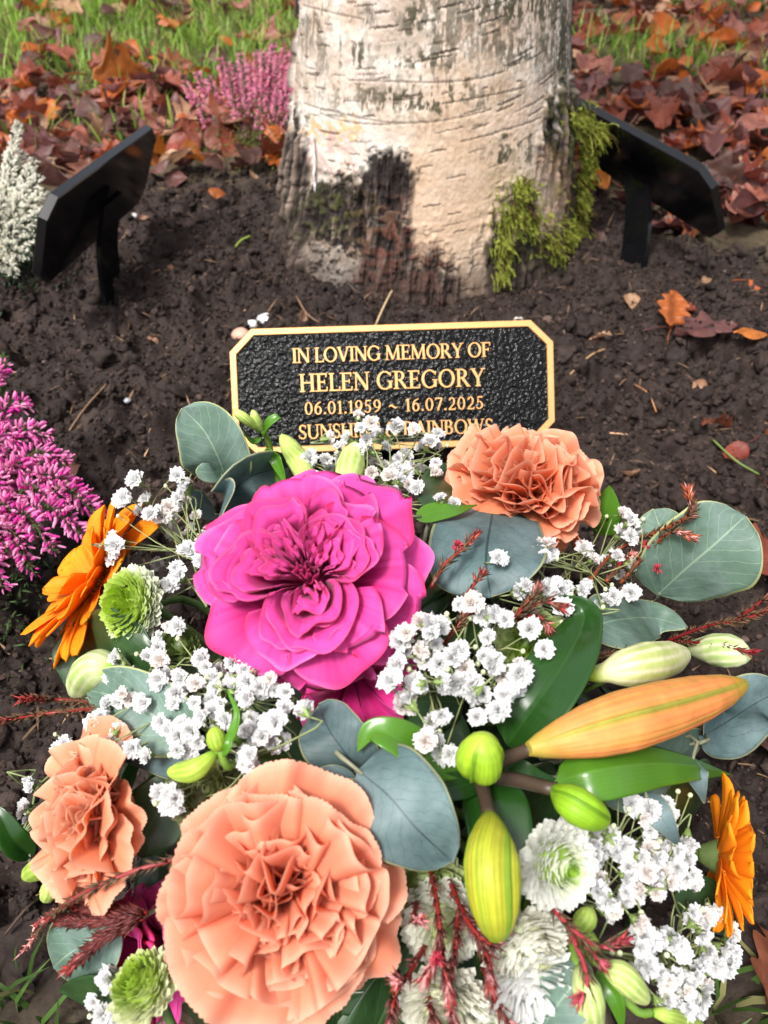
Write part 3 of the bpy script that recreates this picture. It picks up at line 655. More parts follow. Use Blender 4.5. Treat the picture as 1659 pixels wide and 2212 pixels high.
# pink heather behind, left of the trunk
root = on(545, 335, 0.0); sp = []
for x, y in ((398, 190), (415, 215), (450, 180), (475, 140), (505, 175), (540, 150), (555, 130), (590, 108), (585, 160), (615, 120), (640, 105), (650, 150), (620, 180), (430, 240), (525, 210), (490, 215), (560, 200), (640, 200), (440, 290), (470, 260), (600, 150), (570, 130), (490, 150), (425, 170), (635, 140), (520, 130), (655, 180), (600, 210)):
    d = 0.90 + R.uniform(-.03, .03); tip = at(x, y - 14, d); sp.append((tip, root * 0.30 + tip * 0.70 + np.array([0, 0, -0.022])))
heather('pink heather with upright spikes behind the bed, left of the birch', root, sp, 0.0048, ((0.74, 0.20, 0.38), (0.84, 0.44, 0.56)), 2300, (0.13, 0.14, 0.04), 0.0, 0.028)

# ------------------------------------------------------------------ plaques
PW, PH, PC = 0.197, 0.0755, 0.0135
def octo(w, h, c): return np.array([[-w / 2 + c, h / 2], [w / 2 - c, h / 2], [w / 2, h / 2 - c], [w / 2, -h / 2 + c], [w / 2 - c, -h / 2], [-w / 2 + c, -h / 2], [-w / 2, -h / 2 + c], [-w / 2, h / 2 - c]])
def slab(mb, loops, cen, X, Y, Z):
    """loops: list of (outline (n,2), height); stitched, first and last capped"""
    n = len(loops[0][0]); V = []; F = []
    for o, z in loops: V.append(cen + o[:, :1] * X + o[:, 1:] * Y + z * Z)
    for i in range(len(loops) - 1): F += [[i * n + k, i * n + (k + 1) % n, (i + 1) * n + (k + 1) % n, (i + 1) * n + k] for k in range(n)]
    mb.raw(np.concatenate(V), F)
    for o, z in (loops[0], loops[-1]):
        c = cen + o.mean(0)[0] * X + o.mean(0)[1] * Y + z * Z
        mb.raw(np.vstack([cen + o[:, :1] * X + o[:, 1:] * Y + z * Z, c]), [[k, (k + 1) % n, n] for k in range(n)])
def stake(parent, cen, X, Y, Z, foot, wd=0.034, th=0.004):
    # flat strip from the back of the slab bending into the ground
    top = cen - Z * 0.009; S = spline([top + Y * 0.006 - Z * 0.0005, top - Y * 0.010 - Z * 0.002, (top - Y * 0.018) * 0.6 + foot * 0.4, foot - np.array([0, 0, 0.04])], 16)
    T = np.gradient(S, axis=0); T /= np.linalg.norm(T, axis=1)[:, None]; B = np.cross(X, T); B /= np.linalg.norm(B, axis=1)[:, None]
    P = np.stack([S + a * wd / 2 * X + b * th / 2 * B for a, b in ((-1, -1), (-.96, -1), (.96, -1), (1, -1), (1, 1), (.96, 1), (-.96, 1), (-1, 1))], 0)
    mb = MB(); mb.grid(P, (1, 1, 1), True); mb.build('stake', M['black'], parent, smooth=False)
def plaquebody(p, cen, X, Y, Z, th, mat):
    mb = MB(); o = octo(PW, PH, PC); i_ = octo(PW - .0016, PH - .0016, PC - .0004)
    slab(mb, [(i_, -th / 2), (o, -th / 2 + .0008), (o, th / 2 - .0008), (i_, th / 2)], cen, X, Y, Z); return mb.build('plate', mat, p, smooth=False)
def basis(az, el, ro):
    n = np.array([math.cos(el) * math.cos(az), math.cos(el) * math.sin(az), math.sin(el)]); r = np.array([-math.sin(az), math.cos(az), 0]); u = np.cross(n, r)
    return math.cos(ro) * r + math.sin(ro) * u, -math.sin(ro) * r + math.cos(ro) * u, n
for cen, ang, foot, lab in (((-0.234, 0.6283, 0.0762), (167.5, 22.7, 5.3), (-.2472, .6095), 'blank back of a black eight sided plaque left of the birch'),
                            ((0.233, 0.7074, 0.0702), (25.5, 29.9, -1.0), (.2392, .6635), 'blank back of a black eight sided plaque right of the birch')):
    X, Y, Z = basis(*np.radians(ang)); cen = np.array(cen) + Z * 0.004
    f = np.array([*foot, float(gz(*foot))]); p = thing('memorial_plaque', lab, 'plaque', f)
    plaquebody(p, cen, X, Y, Z, 0.008, M['black']); stake(p, cen, X, Y, Z, f)
# lettered plaque
cen = at(849, 838, 0.475); vd = unit(CAMP - cen)
Z = unit(vd + 0.10 * UP + 0.03 * RT); Xa = unit(RT + math.tan(math.radians(2.0)) * UP); X = unit(Xa - Z * (Xa @ Z)); Y = np.cross(Z, X)
f = cen - Z * 0.03 - np.array([0, -0.01, 0]); f[2] = float(gz(f[0], f[1]))
plq = thing('memorial_plaque', 'black memorial plaque with brass border and raised brass lettering', 'plaque', f)
plaquebody(plq, cen, X, Y, Z, 0.008, M['black']); stake(plq, cen, X, Y, Z, f)
mb = MB(); oo, ii, zz = octo(PW, PH, PC), octo(PW - .0080, PH - .0080, PC - .0023), 0.004
loops = [(octo(PW, PH, PC), zz + .0002), (octo(PW, PH, PC), zz + .0014), (octo(PW - .0008, PH - .0008, PC - .0002), zz + .0018), (octo(PW - .0072, PH - .0072, PC - .0021), zz + .0018), (ii, zz + .0014), (ii, zz + .0002)]
V = np.concatenate([cen + o[:, :1] * X + o[:, 1:] * Y + z * Z for o, z in loops])
mb.raw(V, [[i * 8 + k, i * 8 + (k + 1) % 8, (i + 1) * 8 + (k + 1) % 8, (i + 1) * 8 + k] for i in range(5) for k in range(8)])
mb.build('border', M['gold'], plq, smooth=False)
mb = MB(); fo = octo(PW - .0077, PH - .0077, PC - .0022); slab(mb, [(fo, zz + .0001), (fo, zz + .0005)], cen, X, Y, Z)
mb.build('face', M['face'], plq, smooth=False)

# serif capitals drawn as strokes, cap height 1.  s: stem, t: thin
S_, T_ = 0.150, 0.075
def G_():
    g = {}
    def L(x0, y0, x1, y1, w): return ('l', x0, y0, x1, y1, w)
    def A(cx, cy, rx, ry, a0, a1, thick=S_, thin=T_): return ('a', cx, cy, rx, ry, a0, a1, thick, thin)
    def sf(x, y, hw=0.16): return ('l', x - hw, y, x + hw, y, 0.055)
    B, Tp = 0.027, 0.973
    g['I'] = (0.36, [L(.18, 0, .18, 1, S_), sf(.18, B), sf(.18, Tp)])
    g['N'] = (0.92, [L(.16, 0, .16, 1, T_), L(.16, .98, .78, .02, S_), L(.78, 0, .78, 1, T_), sf(.16, B, .13), sf(.12, Tp, .12), sf(.78, Tp, .13)])
    g['L'] = (0.66, [L(.18, 0, .18, 1, S_), sf(.18, Tp), L(.04, B + .01, .62, B + .01, .075), L(.60, 0, .63, .24, .06)])
    g['O'] = (0.98, [A(.49, .5, .46, .52, 0, 360)])
    g['V'] = (0.86, [L(.12, .98, .44, .02, S_), L(.44, .02, .74, .98, T_), sf(.13, Tp, .14), sf(.74, Tp, .12)])
    g['G'] = (0.94, [A(.49, .5, .46, .52, 42, 318), L(.80, .06, .80, .44, S_), sf(.79, .44, .15), L(.80, .72, .82, .92, .05)])
    g['M'] = (1.12, [L(.15, 0, .19, 1, T_), L(.20, .98, .55, .04, S_), L(.55, .04, .90, .98, T_), L(.94, 0, .90, 1, S_), sf(.15, B, .13), sf(.94, B, .15), sf(.15, Tp, .10), sf(.94, Tp, .10)])
    g['E'] = (0.70, [L(.18, 0, .18, 1, S_), sf(.14, B), sf(.14, Tp), L(.18, B + .01, .63, B + .01, .075), L(.18, Tp - .01, .60, Tp - .01, .075), L(.18, .52, .50, .52, .07), L(.62, 0, .64, .24, .06), L(.59, .78, .60, 1, .06), L(.50, .40, .50, .64, .05)])
    g['F'] = (0.64, [L(.18, 0, .18, 1, S_), sf(.18, B), sf(.14, Tp), L(.18, Tp - .01, .60, Tp - .01, .075), L(.18, .50, .48, .50, .07), L(.59, .76, .60, 1, .06), L(.48, .38, .48, .62, .05)])
    g['R'] = (0.84, [L(.18, 0, .18, 1, S_), sf(.18, B), sf(.14, Tp), A(.34, .735, .30, .265, -90, 90, S_, .07), L(.18, .965, .34, .965, .07), L(.18, .50, .36, .50, .07), L(.38, .50, .70, .04, S_ * .95), sf(.72, B, .11)])
    g['Y'] = (0.82, [L(.12, .98, .41, .46, S_), L(.41, .46, .70, .98, T_), L(.41, 0, .41, .48, S_), sf(.41, B), sf(.13, Tp, .14), sf(.70, Tp, .12)])
    g['H'] = (0.92, [L(.18, 0, .18, 1, S_), L(.74, 0, .74, 1, S_), L(.18, .51, .74, .51, .075), sf(.18, B, .15), sf(.18, Tp, .15), sf(.74, B, .15), sf(.74, Tp, .15)])
    g['S'] = (0.64, [A(.32, .745, .24, .27, 30, 255, S_ * .8, .08), A(.32, .255, .26, .27, -150, 80, S_ * .8, .08), L(.22, .56, .42, .45, S_), L(.53, .74, .54, .95, .05), L(.09, .05, .08, .28, .05)])
    g['U'] = (0.90, [L(.17, .32, .17, 1, S_), L(.74, .32, .74, 1, T_), A(.455, .34, .36, .36, 180, 360, S_, T_), sf(.17, Tp, .15), sf(.74, Tp, .13)])
    g['A'] = (0.88, [L(.13, .02, .43, 1, T_), L(.42, 1, .74, .02, S_), L(.24, .34, .64, .34, .07), sf(.13, B, .12), sf(.75, B, .13)])
    g['B'] = (0.76, [L(.18, 0, .18, 1, S_), sf(.12, B, .1), sf(.12, Tp, .1), A(.36, .75, .25, .25, -90, 90, S_, .065), A(.38, .265, .29, .265, -90, 90, S_, .065), L(.18, .968, .36, .968, .065), L(.18, .515, .38, .515, .065), L(.18, .032, .38, .032, .065)])
    g['W'] = (1.24, [L(.12, .98, .38, .02, S_), L(.38, .02, .62, .98, T_), L(.60, .98, .84, .02, S_), L(.84, .02, 1.10, .98, T_), sf(.12, Tp, .13), sf(.60, Tp, .12), sf(1.10, Tp, .12)])
    g['&'] = (0.98, [A(.38, .76, .20, .24, 0, 360, .11, .07), A(.36, .26, .30, .28, 70, 330, S_, .07), L(.30, .62, .86, .03, S_), L(.60, .12, .82, .48, T_), sf(.82, .50, .12), sf(.87, B, .09)])
    g['0'] = (0.68, [A(.34, .5, .30, .51, 0, 360, .13, .07)])
    g['1'] = (0.46, [L(.25, 0, .25, 1, .14), sf(.25, B, .17), L(.07, .84, .25, .97, .08)])
    g['6'] = (0.66, [A(.33, .32, .28, .33, 0, 360, .13, .07), A(.62, .40, .57, .60, 98, 178, .13, .07)])
    g['9'] = (0.66, [A(.33, .68, .28, .33, 0, 360, .13, .07), A(.04, .60, .57, .60, -82, -2, .13, .07)])
    g['5'] = (0.64, [L(.14, .955, .55, .955, .10), L(.16, .48, .19, .96, .07), A(.26, .32, .30, .32, -150, 115, .13, .07)])
    g['7'] = (0.64, [L(.06, .95, .60, .95, .10), L(.58, .95, .24, 0, .13), L(.075, .80, .075, .97, .05)])
    g['2'] = (0.66, [A(.32, .70, .25, .30, -38, 165, .13, .08), L(.51, .53, .10, .06, .10), L(.06, .05, .60, .05, .10), L(.585, .05, .60, .20, .05)])
    g['.'] = (0.26, [L(.13, 0, .13, .15, .15)])
    g['~'] = (0.90, [('w', .10, .42, .70)])
    g[' '] = (0.34, [])
    return g
GL = G_()
def letters(txt, cx, cy, width, cap, name):
    adv = sum(GL[c][0] for c in txt); gap = (width / cap - adv) / (len(txt) - 1)
    x = -width / cap / 2
    for ch in txt:
        w_, st = GL[ch]
        if st:
            mb = MB(); z0, k = zz + 0.0004, 0
            for s in st:
                if s[0] == 'l':
                    a, b = np.array(s[1:3]), np.array(s[3:5]); d = unit(b - a); n_ = np.array([-d[1], d[0]]) * s[5] / 2
                    O = np.array([a - n_, b - n_])[:, None]; Li, Ri = np.array([a + n_, b + n_]), np.array([a - n_, b - n_])
                elif s[0] == 'a':
                    _, ax, ay, rx, ry, a0, a1, tk, tn = s; an = np.radians(np.linspace(a0, a1, 30))
                    Li = np.stack([ax + rx * np.cos(an), ay + ry * np.sin(an)], 1); Ri = np.stack([ax + (rx - tk) * np.cos(an), ay + (ry - tn) * np.sin(an)], 1)
                else:
                    t = np.linspace(0, 1, 20); yy = s[2] - 0.10 * np.sin((t - 0.02) * 2 * math.pi) * -1; xx = s[1] + s[3] * t; wv = 0.055 * (0.5 + np.sin(t * math.pi))
                    Li, Ri = np.stack([xx, yy + wv], 1), np.stack([xx, yy - wv], 1)
                zt = zz + 0.0017 + 0.00003 * k; k += 1
                def W3(q, z): q = (q + np.array([x, -0.5])) * cap; return cen + (cx + q[:, :1]) * X + (cy + q[:, 1:]) * Y + z * Z
                A_, B_, C_, D_ = W3(Li, z0), W3(Li, zt), W3(Ri, zt), W3(Ri, z0)
                n = len(Li); P = np.stack([A_, B_, C_, D_], 0); mb.grid(P, (1, 1, 1), True)
                for e in (0, n - 1): mb.raw(P[:, e], [[0, 1, 2, 3]])
            mb.build('letter' if ch.isalpha() or ch == '&' else 'numeral' if ch.isdigit() else 'punctuation_mark', M['gold'], plq, smooth=False)
        x += w_ + gap
letters('IN LOVING MEMORY OF', -0.0005, 0.0208, 0.1208, 0.0088, 'l')
letters('HELEN GREGORY', -0.0005, 0.0042, 0.1135, 0.0108, 'l')
letters('06.01.1959 ~ 16.07.2025', 0.0002, -0.0112, 0.1096, 0.0077, 'l')
letters('SUNSHINE & RAINBOWS', 0.0008, -0.0254, 0.1195, 0.0086, 'l')

# ------------------------------------------------------------------ the flower arrangement
CORE = np.array([0, 0.155, 0.02])
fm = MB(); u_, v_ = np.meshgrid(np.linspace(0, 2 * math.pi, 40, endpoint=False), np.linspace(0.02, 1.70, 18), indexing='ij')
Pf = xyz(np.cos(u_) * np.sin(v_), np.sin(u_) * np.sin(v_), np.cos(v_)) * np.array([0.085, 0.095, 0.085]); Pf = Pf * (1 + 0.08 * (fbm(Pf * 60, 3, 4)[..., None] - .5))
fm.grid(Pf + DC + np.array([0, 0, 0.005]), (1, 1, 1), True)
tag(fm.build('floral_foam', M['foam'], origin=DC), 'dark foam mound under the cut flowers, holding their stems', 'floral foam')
FG = 'cut flowers in the arrangement'
def stem(parent, p, ax, r=0.0016, col=(0.07, 0.13, 0.03), L=0.03):
    e = p - ax * L; tgt = CORE + (e - CORE) * 0.35
    mb = MB(); mb.tube(spline([p - ax * 0.001, e, tgt], 10), r, 6, col); return mb.build('stem', M['stem'], parent)

# --- garden rose
def rose(label, c, ax, Rr, ref=UP, inner=True, seed=0, droop=1.0):
    rs = np.random.default_rng(100 + seed); F = frame(ax, ref)
    t = thing('garden_rose', label, 'rose', c, FG)
    BASE = np.array([0.54, 0.013, 0.165]); RIM = np.array([0.72, 0.065, 0.32]); HOT = np.array([0.74, 0.035, 0.15])
    def put(P, C, th=0.00045):
        mb = MB(); solid(mb, c + np.einsum('ij,abj->abi', F, P), C, th); mb.build('petal', M['rose'], t)
    u = np.linspace(-1, 1, 49); v = np.linspace(0, 1, 20); U, V = np.meshgrid(u, v, indexing='ij')
    def tint(hot):
        g = np.clip(sstep(0.40, 1.0, V) + 0.8 * (vn(xyz(U * 16 + 9, V * 1.6, seed + rs.random() * 9), 15) - .5), 0, 1)[..., None]; k = rs.uniform(0.9, 1.1)
        c_ = BASE * (1 - g) + RIM * g; l_ = (0.45 * sstep(0.95, 1.0, V))[..., None]; c_ = c_ * (1 - l_) + np.array([0.84, 0.26, 0.52]) * l_
        e = (sstep(0.93, 1.0, V) * hot * sstep(0.35, 0.6, vn(xyz(U * 2, V * 0, seed + rs.random() * 50), 5)))[..., None]
        return (c_ * (1 - e) + HOT * e) * k
    def outer(phi, Rt, H, w, curl, ruf, zb=-0.014):
        s = rs.random() * 50; vv = V * (1 - 0.30 * np.abs(U) ** 2.7)
        vv = vv * (1 + 0.09 * (vn(xyz(U * 2.2 + s, 0 * U, s), 3) - .5))
        r = Rt * vv ** 0.8; z = zb + (H - zb) * (1 - (1 - vv) ** 2.4) - curl * sstep(0.55, 1.05, vv) ** 2
        a = phi + U * w * (0.62 + 0.38 * vv)
        z = z + ruf * V ** 2.5 * (np.sin(U * 4.3 + s) + 0.6 * np.sin(U * 8.1 + 2 * s)) + 0.0035 * np.abs(U) ** 2.5 * V
        tip = np.clip((V - 0.75) / 0.25, 0, 1) ** 2 * np.exp(-((U - rs.normal(0, .25)) / 0.22) ** 2) * rs.uniform(0.02, 0.14) * Rt
        r = r + tip
        put(xyz(r * np.cos(a), r * np.sin(a), z) * 1.0, tint(1.0))
    k = Rr / 0.043
    for ring in ((5, 1.06, -0.004, 0.72, 0.010 * droop, 0.0034, 0.2), (6, 1.0, 0.004, 0.70, 0.007, 0.0032, 0.7), (5, 0.92, 0.0110, 0.74, 0.004, 0.0028, 0.1), (5, 0.80, 0.0165, 0.72, 0.0015, 0.0018, 0.45)):
        n, fr, H, w_, cl, rf, off = ring
        for i in range(n):
            outer(2 * math.pi * (i + off) / n + rs.normal(0, 0.09), Rr * fr * rs.uniform(0.90, 1.09), H * k, w_ * rs.uniform(0.9, 1.15), cl * k * rs.uniform(0.5, 1.3), rf * k)
    if not inner: return t
    # the quartered heart: four nests of folded petals, all running in to the eye
    for ph, Rq, w_, n, sw, ex in ((math.radians(112), 0.68, 0.68, 8, 0.30, .42), (math.radians(178), 0.74, 0.72, 8, -0.12, .40), (math.radians(16), 0.60, 1.0, 9, 0.75, .38), (math.radians(-86), 0.68, 1.12, 7, 0.35, .36), (math.radians(62), .66, .40, 4, .3, .42)):
        for j in range(n):
            f = 1 - (j + rs.normal(0, 0.22)) / (n + 0.9); s = rs.random() * 50
            Rj = Rr * Rq * f * rs.uniform(.96, 1.04); wj = w_ * (0.22 + 0.78 * f ** 0.8)
            arch = np.cos(np.clip(np.abs(U), 0, 1) * math.pi / 2 * 0.90) ** ex
            off = 0.10 * (1 - f) * Rr * Rq - 0.03 * Rr       # inner nests sit a little outward of the eye
            rr = Rj * arch
            aa = U * wj + 0.22 * np.sin(U * 2.2 + s) * (1 - np.abs(U)) + rs.normal(0, .07)
            lean = 0.50 + 0.50 * V ** 0.85
            xx = rr * np.cos(aa) * lean + off; yy = rr * np.sin(aa) * lean * (0.9 + 0.1 * V)
            rad = np.hypot(xx, yy); an = ph + np.arctan2(yy, xx) + sw * (1 - rad / (Rr * Rq))
            lip = sstep(0.80, 1.0, V)
            rad = rad + (0.0022 * k * lip + (0.0014 * np.sin(U * 6 + s) + 0.0008 * np.sin(U * 13 + 2 * s)) * k * V ** 2 + rs.uniform(0, .0022) * k * np.exp(-((U - rs.normal(0, .3)) / .12) ** 2) * V ** 5) * arch
            zr = (0.0225 + 0.0030 * (vn(xyz(U * 1.6 + s, 0 * U, s), 6) - .5) + 0.0012 * math.sin(j * 2.1 + s) - 0.0030 * (1 - f) - 0.0035 * (1 - arch)) * k
            z = (0.0015 * k) * (1 - V) + zr * V - 0.0013 * k * lip * arch
            put(xyz(rad * np.cos(an), rad * np.sin(an), z), tint(0.5), 0.0003)
    for j in range(6):      # crumpled eye
        s = rs.random() * 50; a0 = j * 2.4; r0 = Rr * (0.025 + 0.016 * j)
        a = a0 + U * 0.9; r = r0 * (0.75 + 0.25 * V) + 0.0007 * k * np.sin(U * 5 + s) * V
        put(xyz(r * np.cos(a), r * np.sin(a), (0.004 + (0.0150 + 0.0015 * math.sin(s)) * V) * k), tint(0.6), 0.0003)
    stem(t, c - ax * 0.012, ax, 0.0026)
    return t
rose('large magenta garden rose with a quartered heart, in the middle of the arrangement', pt(674, 1250, 0.012), cv(-0.05, 0.26, 1), 0.0375, seed=1)
rose('dark magenta rose mostly hidden under the baby\'s breath, below the large rose', pt(770, 1490, -0.026), cv(0.2, -0.5, 1), 0.021, seed=2, inner=False)
rose('magenta rose half hidden between the two peach carnations at the bottom left', pt(322, 2075, -0.030), cv(-0.7, 0.1, 0.6), 0.024, seed=3, inner=False)

# --- carnations
def fan(L, hb, alpha, wave, freq, ser, rs, nu=41, nv=15, curlb=0.0):
    u = np.linspace(-1, 1, nu); v = np.linspace(0, 1, nv); U, V = np.meshgrid(u, v, indexing='ij'); s = rs.random() * 60; bnd0 = rs.normal()
    tooth = np.where(np.arange(nu) % 2 == 0, 0.0, ser * rs.uniform(0.3, 1.5, nu)) + 0.05 * (vn(xyz(u * 3 + s, 0 * u, s), 8) - .5)
    rho = L * V * (1 - tooth[:, None] * (V > 0.93)) * (1 - 0.20 * np.abs(U) ** 3)
    be = hb * U * (0.35 + 0.65 * V ** 0.5) + 0.10 * bnd0 * V ** 2
    f = rho * np.cos(be); lat = rho * np.sin(be)
    ss = np.linspace(0, 1.05, 80); ang = alpha * sstep(0.05, 0.75, ss) + curlb * sstep(0.6, 1.0, ss)
    ri = np.concatenate([[0], np.cumsum(np.sin(ang[:-1]) * np.diff(ss))]) * L; zi = np.concatenate([[0], np.cumsum(np.cos(ang[:-1]) * np.diff(ss))]) * L
    q = np.clip(f / L, 0, 1.05); r = np.interp(q, ss, ri); z = np.interp(q, ss, zi); an = np.interp(q, ss, ang)
    ph = rs.random() * 6; bend = rs.normal(0, 0.8); w_ = wave * V ** 1.35 * (np.sin(freq * math.pi * U + ph + bend * V) + 0.40 * np.sin(freq * 2.3 * math.pi * U + 2 * ph - 1.5 * bend * V) + 0.35 * (vn(xyz(U * 2.5 + s, V * 2, s), 9) - .5))
    w_ = w_ + (0.00045 * L / 0.035) * V ** 6 * (np.sin(13 * U + s) + 0.7 * np.sin(23 * U + 2 * s))
    return xyz(r - w_ * np.cos(an), lat, z + w_ * np.sin(an)), V, U
def rotz(P, a):
    c_, s_ = math.cos(a), math.sin(a); return np.stack([P[..., 0] * c_ - P[..., 1] * s_, P[..., 0] * s_ + P[..., 1] * c_, P[..., 2]], -1)
def carnation(label, c, ax, Rc, colA, colB, seed, rings=None, ref=UP):
    rs = np.random.default_rng(seed); F = frame(ax, ref); k = Rc / 0.035
    t = thing('carnation', label, 'carnation', c, FG)
    rings = rings or ((7, 92, 0.0390, 28, 0.0020, 1.2, 10), (7, 74, 0.0365, 33, 0.0028, 1.6, 6), (8, 60, 0.0342, 36, 0.0034, 2.0, 2), (8, 48, 0.0318, 36, 0.0042, 2.2, 0), (8, 36, 0.0298, 36, 0.0046, 2.3, 0), (7, 25, 0.0280, 36, 0.0048, 2.3, 0), (6, 14, 0.0268, 36, 0.0046, 2.3, 0), (4, 5, 0.0258, 36, .004, 2.3, 0))
    for n, al, L, hb, wv, fq, cb in rings:
        o = rs.random()
        for i in range(n):
            P, V, U = fan(L * k * rs.uniform(0.84, 1.10), math.radians(hb * rs.uniform(.9, 1.15)), math.radians(al + rs.normal(0, 7)), wv * k * rs.uniform(.7, 1.3), fq * rs.uniform(.8, 1.2), 0.008 if al > 66 else 0.0, rs, nu=75, nv=18, curlb=math.radians(cb * 2 if al > 50 else rs.uniform(-12, 26)))
            P = P + np.array([0.0012 * k, 0, -0.016 * k]); P = rotz(P, 2 * math.pi * (i + o) / n + rs.normal(0, 0.16))
            g = sstep(0.15, 0.9, V)[..., None]; e = sstep(0.91, 1.0, V)[..., None] * 0.75
            C = np.array(colB) * (1 - g) + np.array(colA) * g; C = C * (1 - e) + np.array([0.94, 0.62, 0.46]) * e
            C = C * rs.uniform(0.93, 1.05) * (1 + 0.10 * (vn(xyz(U * 11 + 5, V * 1.2, i + n), 16)[..., None] - .5))
            mb = MB(); solid(mb, c + np.einsum('ij,abj->abi', F, P), C, 0.00025); mb.build('petal', M['carn'], t)
    # tube shaped calyx under the petals
    mb = MB(); tt = np.linspace(0, 1, 9); mb.tube(c - ax * 0.014 * k - ax[None] * (tt * 0.022 * k)[:, None], (0.0045 + 0.002 * np.sin(tt * 3)) * k, 10, (0.10, 0.17, 0.06)); mb.build('calyx', M['stem'], t)
    stem(t, c - ax * 0.034 * k, ax, 0.0016)
    return t
PEA, PEB = (0.86, 0.285, 0.155), (0.86, 0.17, 0.085)
carnation('big peach carnation facing straight up at the bottom of the arrangement', pt(612, 1936, 0.006), cv(0.02, 0.10, 1), 0.0440, (0.90, 0.36, 0.215), (0.90, 0.22, 0.14), 21)
carnation('peach carnation seen from the side, at the left rim above the thin red twig', pt(212, 1762, 0.0), cv(-0.70, 0.16, 0.70), 0.0400, (0.90, 0.42, 0.24), (0.90, 0.30, 0.165), 22)
carnation('orange peach carnation leaning back in front of the lettered plaque', pt(1136, 1062, 0.022), cv(0.14, 0.82, 0.58), 0.0490, (0.90, 0.37, 0.19), (0.90, 0.25, 0.12), 23,
          rings=((6, 122, 0.0375, 36, 0.0016, 1.1, 8), (7, 94, 0.0375, 36, 0.0022, 1.4, 5), (8, 74, 0.0365, 36, 0.0030, 1.8, 3), (8, 58, 0.0352, 36, 0.0040, 2.1, 0), (8, 42, 0.0340, 36, 0.0046, 2.2, 0), (8, 27, 0.0326, 34, 0.0046, 2.3, 0), (6, 12, 0.0312, 34, 0.0044, 2.3, 0), (3, 4, 0.029, 32, .004, 2, 0)))

# --- gerberas
def gerbera(label, c, ax, Rg, seed, ref=UP, up=18):
    rs = np.random.default_rng(seed); F = frame(ax, ref); t = thing('gerbera', label, 'gerbera', c, FG)
    A, B = np.array([0.90, 0.33, 0.012]), np.array([0.86, 0.17, 0.006])
    for n, L, el, w_ in ((16, 1.0, up - 8, 0.30), (14, 0.94, up + 6, 0.29), (12, 0.66, up + 24, 0.22)):
        o = rs.random()
        for i in range(n):
            Lr = Rg * L * rs.uniform(0.9, 1.08); e = math.radians(el + rs.normal(0, 6)); a = 2 * math.pi * (i + o) / n + rs.normal(0, 0.05)
            tt = np.linspace(0, 1, 8); cl = rs.uniform(-0.1, 0.45)
            sp = np.stack([Rg * 0.10 + Lr * 0.9 * tt * math.cos(e), 0 * tt, Lr * 0.9 * (tt * math.sin(e) - cl * 0.25 * tt ** 2.5)], 1)
            P, C = leafgrid(sp, Rg * w_ * 1.25, (0, 0, 1), 'strap', 9, 15, cup=rs.uniform(.0, .6), wave=0.06, seed=int(rs.integers(99)))
            P[..., 2] += 0.00035 * np.cos(C[..., 1] * 2 * math.pi * 2.5)
            P = rotz(P, a); g = np.clip(C[..., :1], 0, 1)
            mb = MB(); solid(mb, c + np.einsum('ij,abj->abi', F, P), (B * (1 - g) + A * g) * rs.uniform(0.92, 1.08), 0.0003); mb.build('petal', M['gerb'], t)
    n = 150; k = np.arange(n); r = Rg * 0.24 * np.sqrt((k + .5) / n); a = k * 2.39996
    pos = np.stack([r * np.cos(a), r * np.sin(a), 0.10 * Rg - 0.5 * r], 1); D = np.stack([np.cos(a) * r / Rg * 2, np.sin(a) * r / Rg * 2, 0 * a + 1], 1)
    mb = MB(); mb.scatter(BV, BF, F @ (frames(D) * 0.0032), c + pos @ F.T, np.array([0.75, 0.22, 0.02]) * R.uniform(.7, 1.2, (n, 1)), BT); mb.build('disc', M['gerb'], t)
    mb = MB(); tt = np.linspace(0, 1, 7); mb.tube(c + ax[None] * (Rg * (0.08 - 0.30 * tt))[:, None], Rg * (0.27 - 0.17 * tt), 12, (0.09, 0.13, 0.04)); mb.build('calyx', M['stem'], t)
    stem(t, c - ax * Rg * 0.2, ax, 0.0022)
gerbera('orange gerbera seen edge on at the left rim, beside the green pompon flower', pt(214, 1256, -0.008), cv(-0.74, 0.50, 0.44), 0.0400, 31, up=14)
gerbera('orange gerbera turned away to the right, at the lower right rim', pt(1548, 1850, 0.004), cv(0.90, -0.05, 0.30), 0.0270, 32, up=16)

